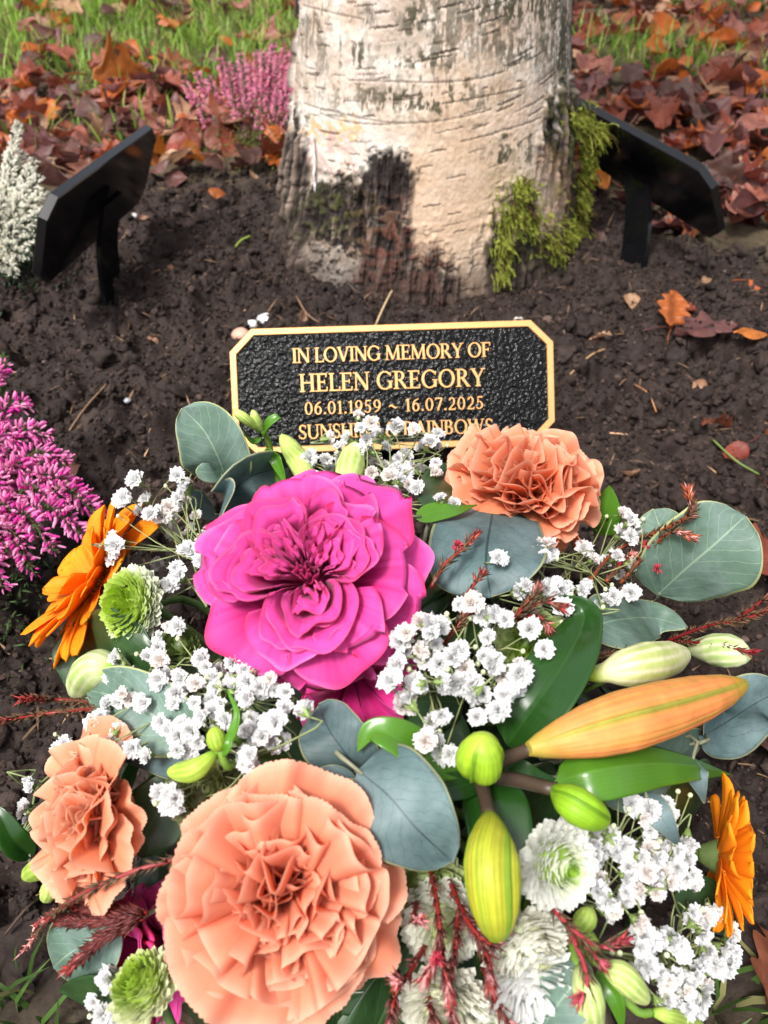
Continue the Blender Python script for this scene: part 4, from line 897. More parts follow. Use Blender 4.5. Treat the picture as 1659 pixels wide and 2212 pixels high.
# --- pompon chrysanthemums
def pompon(label, c, ax, Rp, seed, cin, cmid, cout, n=190, depth=0.8, openness=105, ref=UP, pl=1.0, ga=(.25, .55, .5, .95), jit=.10, wd=1.0):
    rs = np.random.default_rng(seed); F = frame(ax, ref); t = thing('chrysanthemum', label, 'chrysanthemum', c, FG)
    mb = MB(); k = np.arange(n); f = np.sqrt((k + .5) / n); a = k * 2.39996
    for i in range(n):
        po = math.radians(openness) * f[i] + rs.normal(0, jit); L = Rp * (0.20 + 0.24 * f[i]) * rs.uniform(.75, 1.25) * pl
        d = np.array([math.sin(po), 0, math.cos(po) * depth]); st = d * Rp * (0.58 + 0.10 * (1 - f[i]))
        dd = unit(d + np.array([0, 0, 0.25 * f[i]])); q = np.linspace(0, 1, 5)
        sp = st + dd * (L * q)[:, None] + np.array([-0.15 * math.cos(po), 0, 0.30 * math.sin(po)]) * (L * q ** 2)[:, None] * (1 - 0.7 * f[i] * (f[i] > 0.9))
        P, C = leafgrid(sp, Rp * (0.20 + 0.13 * f[i]) * wd, unit(np.array([-math.cos(po), 0, math.sin(po) + 0.2])), 'strap', 5, 7, cup=0.45)
        P = rotz(P, a[i] + rs.normal(0, jit * 1.6)); g = C[..., :1]
        g1, g2 = sstep(ga[0], ga[1], f[i]), sstep(ga[2], ga[3], f[i]); b = np.array(cin) * (1 - g1) + np.array(cmid) * g1; b = b * (1 - g2) + np.array(cout) * g2
        mb.grid(c + np.einsum('ij,abj->abi', F, P), np.clip(b * (0.92 + 0.10 * g) * rs.uniform(.92, 1.05), 0, 0.9))
    mb.build('bloom', M['chrys'], t)
    mb = MB(); mb.raw(c + (IV * Rp * np.array([.62, .62, .62 * depth]) - np.array([0, 0, .05 * Rp])) @ F.T, IF, np.array(cin) * 0.6); mb.build('receptacle', M['stem'], t)
    stem(t, c - ax * Rp * 0.3, ax, 0.0016)
GRN, LIM, WHT, CRM = (0.32, 0.48, 0.03), (0.56, 0.70, 0.16), (0.86, 0.88, 0.74), (0.88, 0.87, 0.74)
pompon('lime green pompon chrysanthemum with white rim, beside the left gerbera', pt(296, 1306, 0.016), cv(-0.55, 0.14, 0.75), 0.0155, 41, GRN, LIM, WHT, n=360, depth=0.75, ga=(.3, .5, .55, .85), pl=.95, jit=.06, wd=.8)
pompon('white chrysanthemum with small green eye, right of the yellow green lily bud', pt(1196, 1862, 0.012), cv(0.42, 0.06, 0.85), 0.0122, 42, (0.30, 0.48, 0.06), (0.84, 0.87, 0.68), (0.88, 0.88, 0.83), n=430, depth=0.75, pl=1.0, ga=(.08, .26, .22, .5), jit=.07, wd=.8)
pompon('creamy white chrysanthemum tucked behind the tip of the yellow green lily bud', pt(1128, 2030, 0.002), cv(0.35, -0.35, 0.8), 0.0125, 43, (0.7, 0.74, 0.45), CRM, (0.88, 0.87, 0.78), n=400, pl=1.0, ga=(.08, .26, .22, .5), jit=.08, wd=.8)
pompon('pale green pompon chrysanthemum left of the big peach carnation at the bottom', pt(318, 2138, 0.006), cv(-0.45, 0.75, 0.5), 0.0105, 44, (0.36, 0.52, 0.06), (0.6, 0.70, 0.25), (0.82, 0.84, 0.6), n=300, depth=1.0, ga=(.3, .55, .5, .8), pl=1.0, jit=.08, wd=.85)
pompon('greenish pompon chrysanthemum half hidden by baby\'s breath, left of the dark lily leaf', pt(1148, 1392, -0.012), cv(0.1, -0.1, 1), 0.0140, 45, (0.20, 0.34, 0.03), (0.42, 0.55, 0.14), (0.66, 0.74, 0.42), n=220)
pompon('small white chrysanthemum at the bottom edge, below the creamy one', pt(1140, 2115, 0.004), cv(0.3, -0.3, .8), 0.0100, 46, (0.78, .78, .72), (.8, .8, .78), (0.86, 0.86, 0.84), n=110, pl=1.6, ga=(.0, .1, .1, .3), jit=.12)
pompon('white chrysanthemum at the bottom edge behind the red twigs', pt(1040, 2190, -0.010), cv(0.0, -0.4, .8), 0.0140, 47, (0.6, .66, .35), (.78, .78, .66), (0.87, 0.87, 0.8), n=300, pl=1.0, ga=(.08, .26, .22, .5), jit=.08, wd=.8)
pompon('creamy white chrysanthemum at the bottom edge under the pink tipped red twigs', pt(958, 2165, -.006), cv(-.1, -.2, 1), 0.0125, 52, (0.7, .74, .45), CRM, (0.88, .87, .78), n=380, pl=1.0, ga=(.08, .26, .22, .5), jit=.08, wd=.8)
pompon('white chrysanthemum behind the red twigs, just below the broad heart shaped eucalyptus leaf', pt(955, 1985, -.016), cv(0, 0, 1), 0.0125, 53, (0.5, .58, .25), (.84, .86, .7), (0.88, .88, .8), n=380, pl=1.0, ga=(.08, .26, .22, .5), jit=.08, wd=.8)
pompon('dull green closed pompon bud above the big peach carnation', pt(442, 1712, -0.012), cv(0.2, 0.5, .8), 0.0135, 48, (0.22, 0.25, 0.08), (0.27, 0.29, 0.12), (0.33, 0.34, 0.18), n=260, pl=0.75)
pompon('small green closed pompon bud deep among baby\'s breath under the left of the rose', pt(392, 1392, -0.006), cv(0, 0.3, 1), 0.0075, 49, (0.10, 0.15, 0.03), (0.13, 0.18, 0.05), (0.16, 0.2, 0.07), n=120, pl=0.8)
pompon('pale green chrysanthemum mostly hidden at the right of the big peach carnation', pt(912, 1905, -0.020), cv(0, 0, 1), 0.0135, 50, (0.3, 0.4, 0.1), (.5, .58, .25), (0.6, 0.66, 0.38), n=180)

# --- leaves
def leaf(name, label, cat, spine, wpx, mat, kind='round', normal=None, fold=0.0, cup=0.0, wave=0.08, roll=0.0, seed=0, group=None, parent=None, stalkpx=None):
    S = np.array([pt(*q) for q in spine]); d = ((S - CAMP) @ FW).mean(); W = wpx * d / FPX
    nm = cv(0, 0, 1) if normal is None else normal
    P, C = leafgrid(S, W, nm, kind, 17, 27, fold, cup, wave, seed, roll)
    t = parent or thing(name, label, cat, S[0], group)
    mb = MB(); solid(mb, P, C, 0.0004); mb.build('leaf', M[mat], t)
    if parent is None:
        tgt = CORE + (S[0] - CORE) * 0.5; d0 = unit(S[1] - S[0]); Q = spline([S[0] + d0 * 0.002, S[0] - d0 * 0.012, tgt], 8)
        mb = MB(); mb.tube(Q, np.linspace(0.0006, 0.0012, 8), 5, (0.20, 0.20, 0.13)); mb.build('stalk', M['stem'], t)
    return t
EG = 'eucalyptus leaves in the arrangement'
def eu(label, *a, **k): return leaf('eucalyptus_sprig', label, 'eucalyptus', *a, group=EG, **k)
e1 = eu('grey green eucalyptus sprig standing up left of the lettered plaque', [(487, 1030, 0.005), (470, 985, 0.012), (440, 930, 0.010), (394, 882, 0.004)], 150, 'euc', 'heart', cup=0.1, wave=.12, seed=1)
leaf(None, None, None, [(478, 1018, 0.006), (455, 1020, 0.010), (424, 1018, 0.010)], 46, 'euc', 'round', parent=e1, seed=2)
eu('blue grey eucalyptus leaf folded upright behind the left of the rose', [(462, 1150, 0.004), (490, 1085, 0.012), (540, 1030, 0.014), (620, 1010, -.006)], 150, 'eucb', 'heart', normal=cv(0.5, -0.35, 0.6), fold=0.35, wave=.12, seed=3)
eu('small dark eucalyptus leaf behind the upper left baby\'s breath', [(470, 1115, 0), (430, 1085, 0.004), (400, 1058, 0.0)], 60, 'eucb', 'ovate', normal=cv(.3, .5, .7), seed=4)
eu('big grey veined eucalyptus leaf under the leaning peach carnation', [(1075, 1060, -0.006), (1060, 1130, 0.0), (1050, 1210, 0.0), (1060, 1290, -0.008)], 245, 'eucb', 'round', normal=cv(-0.15, 0.1, 1), wave=.10, seed=5)
eu('large round grey green eucalyptus leaf at the right rim behind the red twigs', [(1420, 1285, 0.0), (1480, 1230, 0.006), (1550, 1170, 0.006), (1610, 1115, -0.002)], 222, 'euc', 'round', normal=cv(0.1, 0.25, 1), wave=.06, cup=.08, seed=6)
leaf(None, None, None, [(1450, 1190, 0.002), (1430, 1150, 0.004), (1412, 1100, 0.002)], 105, 'euc', 'round', parent=bpy.data.objects['eucalyptus_sprig.004'], normal=cv(-.2, .35, 1), seed=62)
eu('dull green pointed leaf below the large round eucalyptus leaf', [(1265, 1360, -0.006), (1330, 1340, 0.0), (1410, 1335, 0.0), (1485, 1355, -0.004)], 125, 'euc', 'ovate', normal=cv(0, 0.5, .9), seed=7)
eu('blue grey wavy eucalyptus leaf at the right edge behind the orange lily bud', [(1520, 1590, 0.0), (1570, 1560, 0.002), (1630, 1520, 0.0), (1690, 1490, -.006)], 160, 'eucb', 'round', normal=cv(.25, .1, 1), wave=.22, seed=8)
eu('grey green oval eucalyptus leaf under baby\'s breath on the left', [(425, 1590, -0.006), (350, 1555, 0.0), (265, 1510, 0.002), (188, 1490, -0.006)], 155, 'euc', 'round', normal=cv(-.15, .1, 1), wave=.08, cup=.1, seed=9)
eu('lower dark oval eucalyptus leaf under the left baby\'s breath', [(470, 1620, -0.012), (390, 1630, -0.006), (300, 1610, -0.006), (235, 1580, -.010)], 100, 'eucb', 'round', normal=cv(0, .2, 1), seed=10)
eu('dark blue grey eucalyptus leaf in the centre under the curled green leaf', [(770, 1665, -.004), (745, 1625, 0.002), (710, 1575, 0.004), (690, 1525, -0.002)], 150, 'eucb', 'heart', normal=cv(-.1, .1, 1), fold=.12, wave=.16, seed=11)
eu('broad blue grey heart shaped eucalyptus leaf beside the big peach carnation', [(775, 1665, 0.004), (840, 1720, 0.012), (900, 1790, 0.012), (975, 1860, 0.004)], 205, 'eucb', 'heart', normal=cv(.06, .18, 1), wave=.12, cup=-.12, seed=12)
eu('small grey eucalyptus leaf just above the big peach carnation', [(770, 1685, 0.002), (720, 1680, 0.004), (670, 1690, 0.004), (630, 1712, 0.0)], 50, 'eucb', 'ovate', normal=cv(0, .5, .8), fold=.2, seed=13)
eu('dark eucalyptus leaf hanging in shade between the rose and the big carnation', [(790, 1650, -0.012), (850, 1640, -0.008), (910, 1650, -0.010), (940, 1700, -.014)], 120, 'eucb', 'round', seed=14)
eu('grey green eucalyptus leaf at the bottom left under the dark red twig', [(260, 2000, -0.010), (215, 2020, -0.006), (150, 2060, -0.006), (115, 2090, -.010)], 150, 'euc', 'round', normal=cv(-.1, .2, 1), seed=15)
eu('narrow pale blue eucalyptus leaf hanging past the green lily leaf at the right', [(1492, 1640, 0.0), (1505, 1670, 0.006), (1515, 1700, 0.006), (1522, 1735, 0.002)], 50, 'eucb', 'lance', seed=16)
eu('pale blue pointed eucalyptus leaf over the lower right baby\'s breath', [(1390, 1715, 0.004), (1420, 1755, 0.012), (1445, 1790, 0.014), (1472, 1835, 0.010)], 62, 'eucb', 'lance', normal=cv(-.3, .3, 1), seed=17)
eu('pleated grey green eucalyptus leaf at the bottom edge, right of the red twigs', [(1165, 2230, 0.002), (1205, 2170, 0.010), (1240, 2120, 0.012), (1256, 2060, 0.006)], 120, 'euc', 'ovate', normal=cv(-.4, .1, 1), fold=.3, seed=18)
eu('eucalyptus leaf hidden behind the lower green lily leaf', [(1300, 1690, -0.008), (1370, 1700, -0.006), (1440, 1650, -0.006), (1520, 1590, -.01)], 120, 'euc', 'round', seed=19)
DG = 'dark green leaves in the arrangement'
def dk(label, *a, **k): return leaf('salal_leaf', label, 'leaf', *a, group=DG, **k)
dk('broad dark green leaf under the left gerbera', [(330, 1400, -.010), (260, 1420, -.006), (190, 1440, -.006), (140, 1480, -.012)], 210, 'dark', 'round', seed=20)
dk('bright green leaf tip standing behind the leaning peach carnation', [(1285, 1150, -.006), (1305, 1110, -.002), (1318, 1050, -.002)], 80, 'lily', 'ovate', normal=cv(-.3, .2, 1), seed=21)
dk('green leaf behind the baby\'s breath, right of the plaque foot', [(940, 1110, -.012), (960, 1075, -.008), (990, 1040, -.008), (1020, 1010, -.010)], 130, 'dark', 'round', normal=cv(0, .3, 1), seed=22)
dk('dark green leaf in the gap left of the big peach carnation', [(400, 1690, -.020), (360, 1730, -.016), (320, 1790, -.014), (300, 1850, -.016)], 150, 'dark', 'round', seed=23)
dk('dark green leaf at the bottom left corner of the arrangement', [(270, 2180, -.010), (230, 2160, -.006), (180, 2150, -.006), (130, 2140, -.010)], 120, 'dark', 'ovate', normal=cv(-.2, -.2, 1), seed=24)
dk('narrow green leaf at the left edge beside the side carnation', [(70, 1850, 0), (30, 1815, .004), (5, 1770, .004), (-20, 1730, 0)], 60, 'lilyd', 'lance', normal=cv(.4, .3, .8), fold=.3, seed=25)
dk('dark green leaf under the right gerbera', [(1480, 1900, -.016), (1520, 1960, -.012), (1560, 2020, -.012)], 110, 'dark', 'ovate', seed=26)
dk('dark green leaf in the shade under the green lily leaf', [(1390, 1800, -.022), (1430, 1760, -.018), (1490, 1720, -.018), (1540, 1670, -.02)], 150, 'dark', 'round', seed=27)
dk('serrated pale green leaf right of the rose, under the carnation', [(900, 1120, -.004), (940, 1105, .0), (985, 1100, .002), (1030, 1090, 0)], 50, 'lily', 'lance', normal=cv(0, .6, .8), seed=28)
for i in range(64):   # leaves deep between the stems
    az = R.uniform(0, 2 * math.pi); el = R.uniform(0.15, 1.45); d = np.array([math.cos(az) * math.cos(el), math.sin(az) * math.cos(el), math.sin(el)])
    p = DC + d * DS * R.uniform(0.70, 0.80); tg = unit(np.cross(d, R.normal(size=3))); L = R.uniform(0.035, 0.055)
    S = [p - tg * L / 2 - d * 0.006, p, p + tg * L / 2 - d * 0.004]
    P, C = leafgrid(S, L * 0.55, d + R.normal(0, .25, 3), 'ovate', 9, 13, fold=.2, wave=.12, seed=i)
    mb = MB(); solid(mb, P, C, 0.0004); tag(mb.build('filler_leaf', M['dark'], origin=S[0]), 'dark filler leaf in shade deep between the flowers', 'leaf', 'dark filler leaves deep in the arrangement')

# --- lily stem: buds and leaves on one stalk
def budgrid(S, rmax, prof, ridge, nl, colf, nv=26, nu=36, spin=0.0, groove=0.10, flat=1.0, ref=None):
    S = spline(S, nv); T = np.gradient(S, axis=0); T /= np.linalg.norm(T, axis=1)[:, None]
    rf = cv(0, 0, 1) if ref is None else ref; X = np.cross(T, rf); X /= np.linalg.norm(X, axis=1)[:, None]; Y = np.cross(X, T)
    v = np.linspace(0, 1, nv); a = np.linspace(0, 2 * math.pi, nu, endpoint=False) + spin
    A, V = np.meshgrid(a, v, indexing='ij'); r = rmax * np.interp(v, *zip(*prof))[None]
    sn = np.abs(np.sin(nl * A / 2)); lob = sn ** 0.45; win = np.sin(math.pi * np.clip(V, .04, .96)); rr = r * (1 - groove * (1 - lob) * win + ridge * np.exp(-(sn / .13) ** 2) * win + 0.011 * np.sin(A * 27) * win + 0.012 * (vn(xyz(A * 2, V * 4, 1.5), 31) - .5))
    P = S[None] + (np.cos(A) * rr)[..., None] * X[None] + (np.sin(A) * rr * flat)[..., None] * Y[None]
    return P, colf(A, V, lob)
LP = ((0, .22), (.05, .38), (.15, .60), (.3, .86), (.45, 1), (.6, .98), (.75, .86), (.87, .64), (.95, .38), (.985, .2), (1, .06))
def mixc(a, b, t): return np.array(a) * (1 - t[..., None]) + np.array(b) * t[..., None]
def lilycol(main, green, tip, gm, streak=.5):
    def f(A, V, lob):
        s = 0.5 * vn(xyz(A * 5, V * 2.2, 3), 12) + 0.5 * vn(xyz(A * 24, V * 2.0, 3), 13); c = mixc(main, green, np.clip(sstep(0.62, 0.25, lob) * gm + streak * sstep(.40, .75, s) * .7, 0, 1))
        c = mixc(c, tip, sstep(0.78, 1.0, V)); c = c * (1 + 0.35 * (vn(xyz(A * 40, V * 3, 8), 14)[..., None] - .5)); return mixc(c, green, sstep(0.22, 0.0, V) * .85)
    return f
lp = thing('lily_stem', 'lily stem with one big orange bud, three green buds and glossy leaves', 'lily', pt(1035, 1690, -0.03), FG)
HUB = pt(1035, 1675, -0.006)
def lbud(a, m, b, wpx, colf, spin=0.0, prof=LP, nl=3, ref=None, groove=.14):
    S = [pt(*a), pt(*m), pt(*b)]; d = (np.mean(S, 0) - CAMP) @ FW; P, C = budgrid(S, wpx * d / FPX / 2, prof, groove * .75, nl, colf, spin=spin, ref=ref, groove=groove, nv=40, nu=108)
    mb = MB(); mb.grid(P, np.clip(C, 0, 1), True)
    mb.raw(np.vstack([P[:, 0], P[:, 0].mean(0)]), [[k, (k + 1) % 108, 108] for k in range(108)], C[0, 0]); mb.raw(np.vstack([P[:, -1], P[:, -1].mean(0)]), [[k, (k + 1) % 108, 108] for k in range(108)], C[0, -1])
    b_ = mb.build('bud', M['bud'], lp)
    mb = MB(); st = spline([HUB, (HUB + S[0]) / 2 - FW * -0.002, S[0] + (S[1] - S[0]) * 0.06], 10); mb.tube(st, np.linspace(.0024, .0020, 10), 8, (0.055, 0.035, 0.022)); mb.build('bud_stalk', M['stem'], lp)
    return b_
bb = lbud((1142, 1618, .012), (1370, 1552, .024), (1614, 1476, .016), 124, lilycol((0.78, 0.25, 0.075), (0.34, 0.30, 0.045), (0.40, 0.32, 0.03), 1.0, .85), spin=math.radians(62), groove=.26); bb['label'] = 'big orange lily bud'
bb = lbud((1058, 1760, .006), (1062, 1880, .018), (1076, 2036, .012), 122, lilycol((0.38, 0.38, 0.028), (0.16, 0.26, 0.018), (0.22, 0.32, 0.02), 1.0, .9), spin=math.radians(30), groove=.22); bb['label'] = 'yellow green lily bud'
bb = lbud((1030, 1668, .006), (1038, 1640, .020), (1044, 1590, .028), 108, lilycol((0.26, 0.42, 0.02), (0.13, 0.25, 0.010), (0.34, 0.46, 0.04), .9), spin=.4, groove=.55); bb['label'] = 'green lily bud pointing at the viewer'
bb = lbud((1196, 1704, .014), (1250, 1744, .026), (1312, 1776, .022), 80, lilycol((0.22, 0.40, 0.015), (0.12, 0.25, 0.01), (0.35, 0.5, 0.03), .9), spin=.8, groove=.3); bb['label'] = 'small green lily bud'
def lleaf(spine, wpx, mat, normal, fold=.2, wave=.06, roll=0.0, seed=0):
    return leaf(None, None, None, spine, wpx, mat, 'lance', normal=normal, fold=fold, wave=wave, roll=roll, seed=seed, parent=lp)
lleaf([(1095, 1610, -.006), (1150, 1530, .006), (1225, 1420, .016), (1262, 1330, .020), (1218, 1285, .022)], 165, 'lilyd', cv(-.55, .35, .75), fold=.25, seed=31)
lleaf([(1200, 1688, .002), (1290, 1664, .014), (1400, 1650, .014), (1500, 1655, .010), (1580, 1672, .002)], 120, 'lily', cv(.0, .55, .8), fold=-.25, seed=32)
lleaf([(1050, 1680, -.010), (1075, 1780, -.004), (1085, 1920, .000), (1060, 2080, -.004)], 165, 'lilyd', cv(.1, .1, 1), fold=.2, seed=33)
lleaf([(1000, 1660, -.006), (930, 1640, .002), (850, 1590, .010), (800, 1580, .010), (772, 1622, .006)], 96, 'lily', cv(.1, .6, .75), fold=.25, seed=34)
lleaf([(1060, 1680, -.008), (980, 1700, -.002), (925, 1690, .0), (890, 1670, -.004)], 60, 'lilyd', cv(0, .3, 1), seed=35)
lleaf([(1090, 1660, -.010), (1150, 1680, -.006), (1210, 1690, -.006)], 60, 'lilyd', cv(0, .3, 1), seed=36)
mb = MB(); mb.tube(spline([HUB, pt(1035, 1700, -.03), CORE + np.array([0.02, 0, 0.03])], 8), .003, 8, (0.06, 0.06, 0.02)); mb.build('stem', M['stem'], lp)

# --- alstroemeria buds
AP = ((0, .16), (.1, .34), (.22, .44), (.4, .82), (.6, 1), (.8, .86), (.93, .5), (1, .12))
AP2 = ((0, .22), (.15, .55), (.4, .95), (.6, 1), (.8, .8), (.93, .45), (1, .10))
def acol(base, green, amt=.8):
    def f(A, V, lob):
        st = sstep(.35, .75, np.abs(np.sin(A * 6 + 0.6 * np.sin(V * 5)))) * sstep(0.0, .3, V)
        c = mixc(base, green, np.clip(amt * (sstep(.6, .15, np.abs(V - .55) * 1.4) * st * .8) + sstep(.30, .05, V) + .6 * sstep(.9, 1, V), 0, 1)); return c
    return f
def alstro(label, buds, leaves=(), hub=None, group='alstroemeria buds in the arrangement'):
    b0 = pt(*buds[0][0]); t = thing('alstroemeria', label, 'alstroemeria', b0, group)
    hb = pt(*hub) if hub else None
    for a, m, b, wpx, base, green, prof in buds:
        S = [pt(*a), pt(*m), pt(*b)]; d = (np.mean(S, 0) - CAMP) @ FW; rm = wpx * d / FPX / 2
        mb = MB()
        for j in range(3):   # three wrapped outer tepals
            P, C = budgrid(S, rm * (1 - 0.03 * j), prof, 0, 3, acol(base, green), spin=j * 2.09 + .5, groove=.10)
            q = slice(0, 15); mb.grid(P[q], np.clip(C[q], 0, .9)) if j else mb.grid(P, np.clip(C, 0, .9), True)
        mb.build('bud', M['bud'], t)
        e = hb if hb is not None else CORE + (S[0] - CORE) * .6
        mb = MB(); d0 = unit(S[1] - S[0]); mb.tube(spline([S[0] + d0 * .002, S[0] - d0 * .006, e], 8), .0013, 6, (0.13, 0.24, 0.03)); mb.build('bud_stalk', M['stem'], t)
    for sp, wp, nm in leaves: leaf(None, None, None, sp, wp, 'lily', 'lance', normal=nm, fold=.3, parent=t)
    if hb is not None:
        mb = MB(); mb.tube(spline([hb, CORE + (hb - CORE) * .55], 5), .0016, 6, (0.10, 0.2, 0.03)); mb.build('stem', M['stem'], t)
YG, GG, CR = (0.56, 0.66, 0.20), (0.20, 0.36, 0.03), (0.74, 0.70, 0.44)
alstro('pale green alstroemeria bud standing against the plaque, right of the green shoot', [((668, 1058, .010), (648, 1000, .016), (606, 938, .014), 52, YG, GG, AP2)])
alstro('pale green bud just above the rose, among baby\'s breath in front of the plaque', [((752, 1075, .004), (756, 1020, .010), (768, 955, .012), 68, (0.62, .68, .26), GG, AP2)])
alstro('light green alstroemeria shoot with leafy tip at the plaque\'s lower left corner', [((570, 935, .004), (555, 910, .006), (545, 885, .006), 22, YG, GG, AP2), ((560, 930, .004), (530, 905, .008), (503, 885, .006), 24, YG, GG, AP2)],
       leaves=(([(568, 940, .006), (580, 915, .010), (600, 900, .010), (606, 905, .008)], 26, cv(0, .5, .8)), ([(575, 970, .010), (600, 1000, .012), (620, 1055, .006)], 34, cv(-.5, .2, .8)), ([(562, 945, .004), (548, 955, .008), (528, 938, .010)], 16, cv(0, .3, .9))), hub=(590, 1010, .0))
alstro('cream alstroemeria bud with green veins lying above the big orange lily bud', [((1262, 1462, .004), (1370, 1440, .016), (1486, 1412, .012), 92, CR, (0.34, 0.46, 0.03), AP)])
alstro('cream white alstroemeria bud at the right edge under the red twig', [((1480, 1400, -.004), (1560, 1405, .004), (1625, 1418, .002), 74, (0.66, 0.68, 0.42), GG, AP2)])
alstro('pale striped alstroemeria bud under the left gerbera and its dark leaf', [((258, 1450, -.002), (205, 1445, .006), (158, 1500, .004), 84, (0.58, 0.60, 0.34), GG, AP2)])
alstro('bright green alstroemeria shoot with two buds amid baby\'s breath on the left', [((470, 1622, .012), (420, 1662, .016), (362, 1668, .014), 50, (0.44, 0.60, 0.08), GG, AP2), ((478, 1622, .012), (468, 1600, .016), (462, 1568, .018), 44, (0.36, 0.5, 0.05), (0.14, 0.26, 0.02), AP2)],
       leaves=(([(480, 1625, .012), (500, 1590, .018), (512, 1540, .022), (490, 1490, .022)], 26, cv(-.6, .1, .8)), ([(478, 1628, .012), (492, 1612, .018), (508, 1560, .018)], 24, cv(-.4, .2, .8))), hub=(530, 1625, -.004))
alstro('green alstroemeria buds at the left rim below the side carnation', [((104, 1858, .0), (88, 1872, .004), (52, 1895, .004), 50, (0.40, 0.50, 0.10), GG, AP2), ((110, 1890, 0), (108, 1920, .002), (98, 1945, .002), 40, (0.5, .6, .18), GG, AP2)], hub=(130, 1850, -.01))
alstro('pale alstroemeria buds at the bottom edge, right of the pleated leaf', [((1300, 2085, .008), (1345, 2110, .016), (1400, 2165, .012), 60, (0.60, 0.66, 0.26), GG, AP2), ((1248, 2085, .008), (1270, 2150, .016), (1285, 2240, .010), 66, (0.62, 0.64, 0.3), GG, AP2), ((1400, 2185, .004), (1450, 2195, .008), (1520, 2215, .006), 34, (0.45, 0.55, 0.12), GG, AP2)],
       leaves=(([(1290, 2100, .004), (1330, 2160, .010), (1345, 2230, .008)], 44, cv(-.3, .2, .8)),), hub=(1290, 2075, -.004))
alstro('small pale green sepal cluster between the creamy chrysanthemum and the red twig', [((1240, 2010, -.008), (1262, 1990, -.004), (1280, 1960, -.002), 50, (0.4, .5, .12), GG, AP2), ((1240, 2020, -.008), (1265, 2030, -.004), (1290, 2050, -.004), 44, (0.4, .5, .12), GG, AP2)])

# --- dark red needle twigs
def twig(label, lines, need=0.0052, tipc=(0.55, 0.20, 0.20), ncol=(0.085, 0.045, 0.022), scol=(0.22, 0.018, 0.014), dens=1500, tips=True, berry=()):
    p0 = pt(*lines[0][0]); t = thing('red_twig', label, 'twig', p0, 'dark red needle twigs in the arrangement')
    for ln in lines:
        mb, nd, tp = MB(), MB(), MB()
        S = spline([pt(*q) for q in ln], 24); n = 24; Tn = np.gradient(S, axis=0); Tn /= np.linalg.norm(Tn, axis=1)[:, None]
        mb.tube(S, np.linspace(.0008, .0005, n), 6, np.array(scol) * np.linspace(.8, 1.25, n)[:, None]); Ln = np.linalg.norm(np.diff(S, axis=0), axis=1).sum()
        k = int(Ln * dens * 2.0); f = R.random(k) * (n - 1.01); i = f.astype(int); p = S[i] + (S[i + 1] - S[i]) * (f - i)[:, None]; T = Tn[i]
        rad = R.normal(size=(k, 3)); rad -= T * (rad * T).sum(1)[:, None]; rad /= np.linalg.norm(rad, axis=1)[:, None]
        D = rad * R.uniform(.35, .75, (k, 1)) + T; ends = sstep(.75, 1, f / (n - 1))[:, None]
        c = np.array(ncol) * (1 - ends) + np.array(scol) * ends * 1.1; c = c * R.uniform(.55, 1.8, (k, 1))
        nd.scatter(NV_, NF_, frames(D) * (need * R.uniform(.6, 1.15, k))[:, None, None], p, c)
        if tips:
            k = 46; i = (n - 1 - R.integers(0, 7, k)); p = S[i]; D = R.normal(size=(k, 3)) * .30 + Tn[i]
            tp.scatter(NV_, NF_, frames(D) * (need * R.uniform(.5, 1.0, k))[:, None, None], p, np.array(tipc) * R.uniform(.6, 1.35, (k, 1)))
        mb.build('twig_stem', M['stem'], t); nd.build('needles', M['erica'], t)
        if tips: tp.build('tip', M['erica'], t)
    for x, y, l in berry:
        b = MB(); b.scatter(BV, BF, frames(R.normal(size=(26, 3))) * .0022, np.tile(pt(x, y, l), (26, 1)), np.array([[0.36, 0.03, 0.05]]) * R.uniform(.7, 1.3, (26, 1)), BT); b.build('flower_bud', M['erica'], t)
PK = (0.62, 0.27, 0.25)
twig('pair of red twigs with pink tips crossing the large round eucalyptus leaf', [[(1270, 1260, -.002), (1330, 1190, .010), (1440, 1140, .016), (1490, 1110, .016), (1488, 1065, .014)], [(1340, 1260, .002), (1400, 1190, .014), (1450, 1150, .018), (1492, 1160, .018)], [(1310, 1255, .004), (1345, 1215, .012), (1365, 1200, .014)]], tipc=PK, scol=(.26, .05, .015), berry=((1397, 1177, .016), (1421, 1229, .016), (1340, 1222, .016)))
twig('long dark twig reaching out past the right edge, above the orange lily bud', [[(1440, 1385, 0), (1530, 1352, .008), (1600, 1340, .008), (1680, 1310, .006)], [(1455, 1385, 0), (1540, 1392, .008), (1625, 1410, .008)], [(1590, 1340, .008), (1630, 1310, .008), (1655, 1290, .008)], [(1260, 1430, 0), (1310, 1415, .006), (1370, 1405, .004)]], scol=(.20, .012, .016), tips=False)
twig('two dark red twigs poking out at the left edge above the side carnation', [[(230, 1530, -.012), (150, 1535, 0), (60, 1548, .002), (-20, 1560, 0)], [(225, 1520, -.012), (140, 1512, .002), (50, 1510, .004)]], tipc=(.4, .05, .05))
twig('short red twig against the big grey eucalyptus leaf', [[(930, 1270, -.002), (960, 1220, .006), (1000, 1185, .010), (1028, 1155, .010)]], dens=900, tipc=(.4, .08, .05), berry=((988, 1178, .012),))
twig('small red twig below the big grey eucalyptus leaf, above the baby\'s breath', [[(990, 1310, -.004), (1015, 1275, .006), (1040, 1240, .010)]], dens=900, tipc=(.30, .06, .04))
twig('tufted pinkish red twig amid baby\'s breath, left of the dark lily leaf', [[(1090, 1350, -.002), (1130, 1320, .010), (1175, 1300, .016), (1210, 1310, .018)], [(1095, 1345, -.002), (1140, 1300, .012), (1160, 1275, .016)], [(1120, 1340, .0), (1160, 1330, .012), (1185, 1355, .014)], [(960, 1390, -.004), (990, 1350, .004), (1005, 1330, .006)]], tipc=(.5, .17, .15), dens=1800)
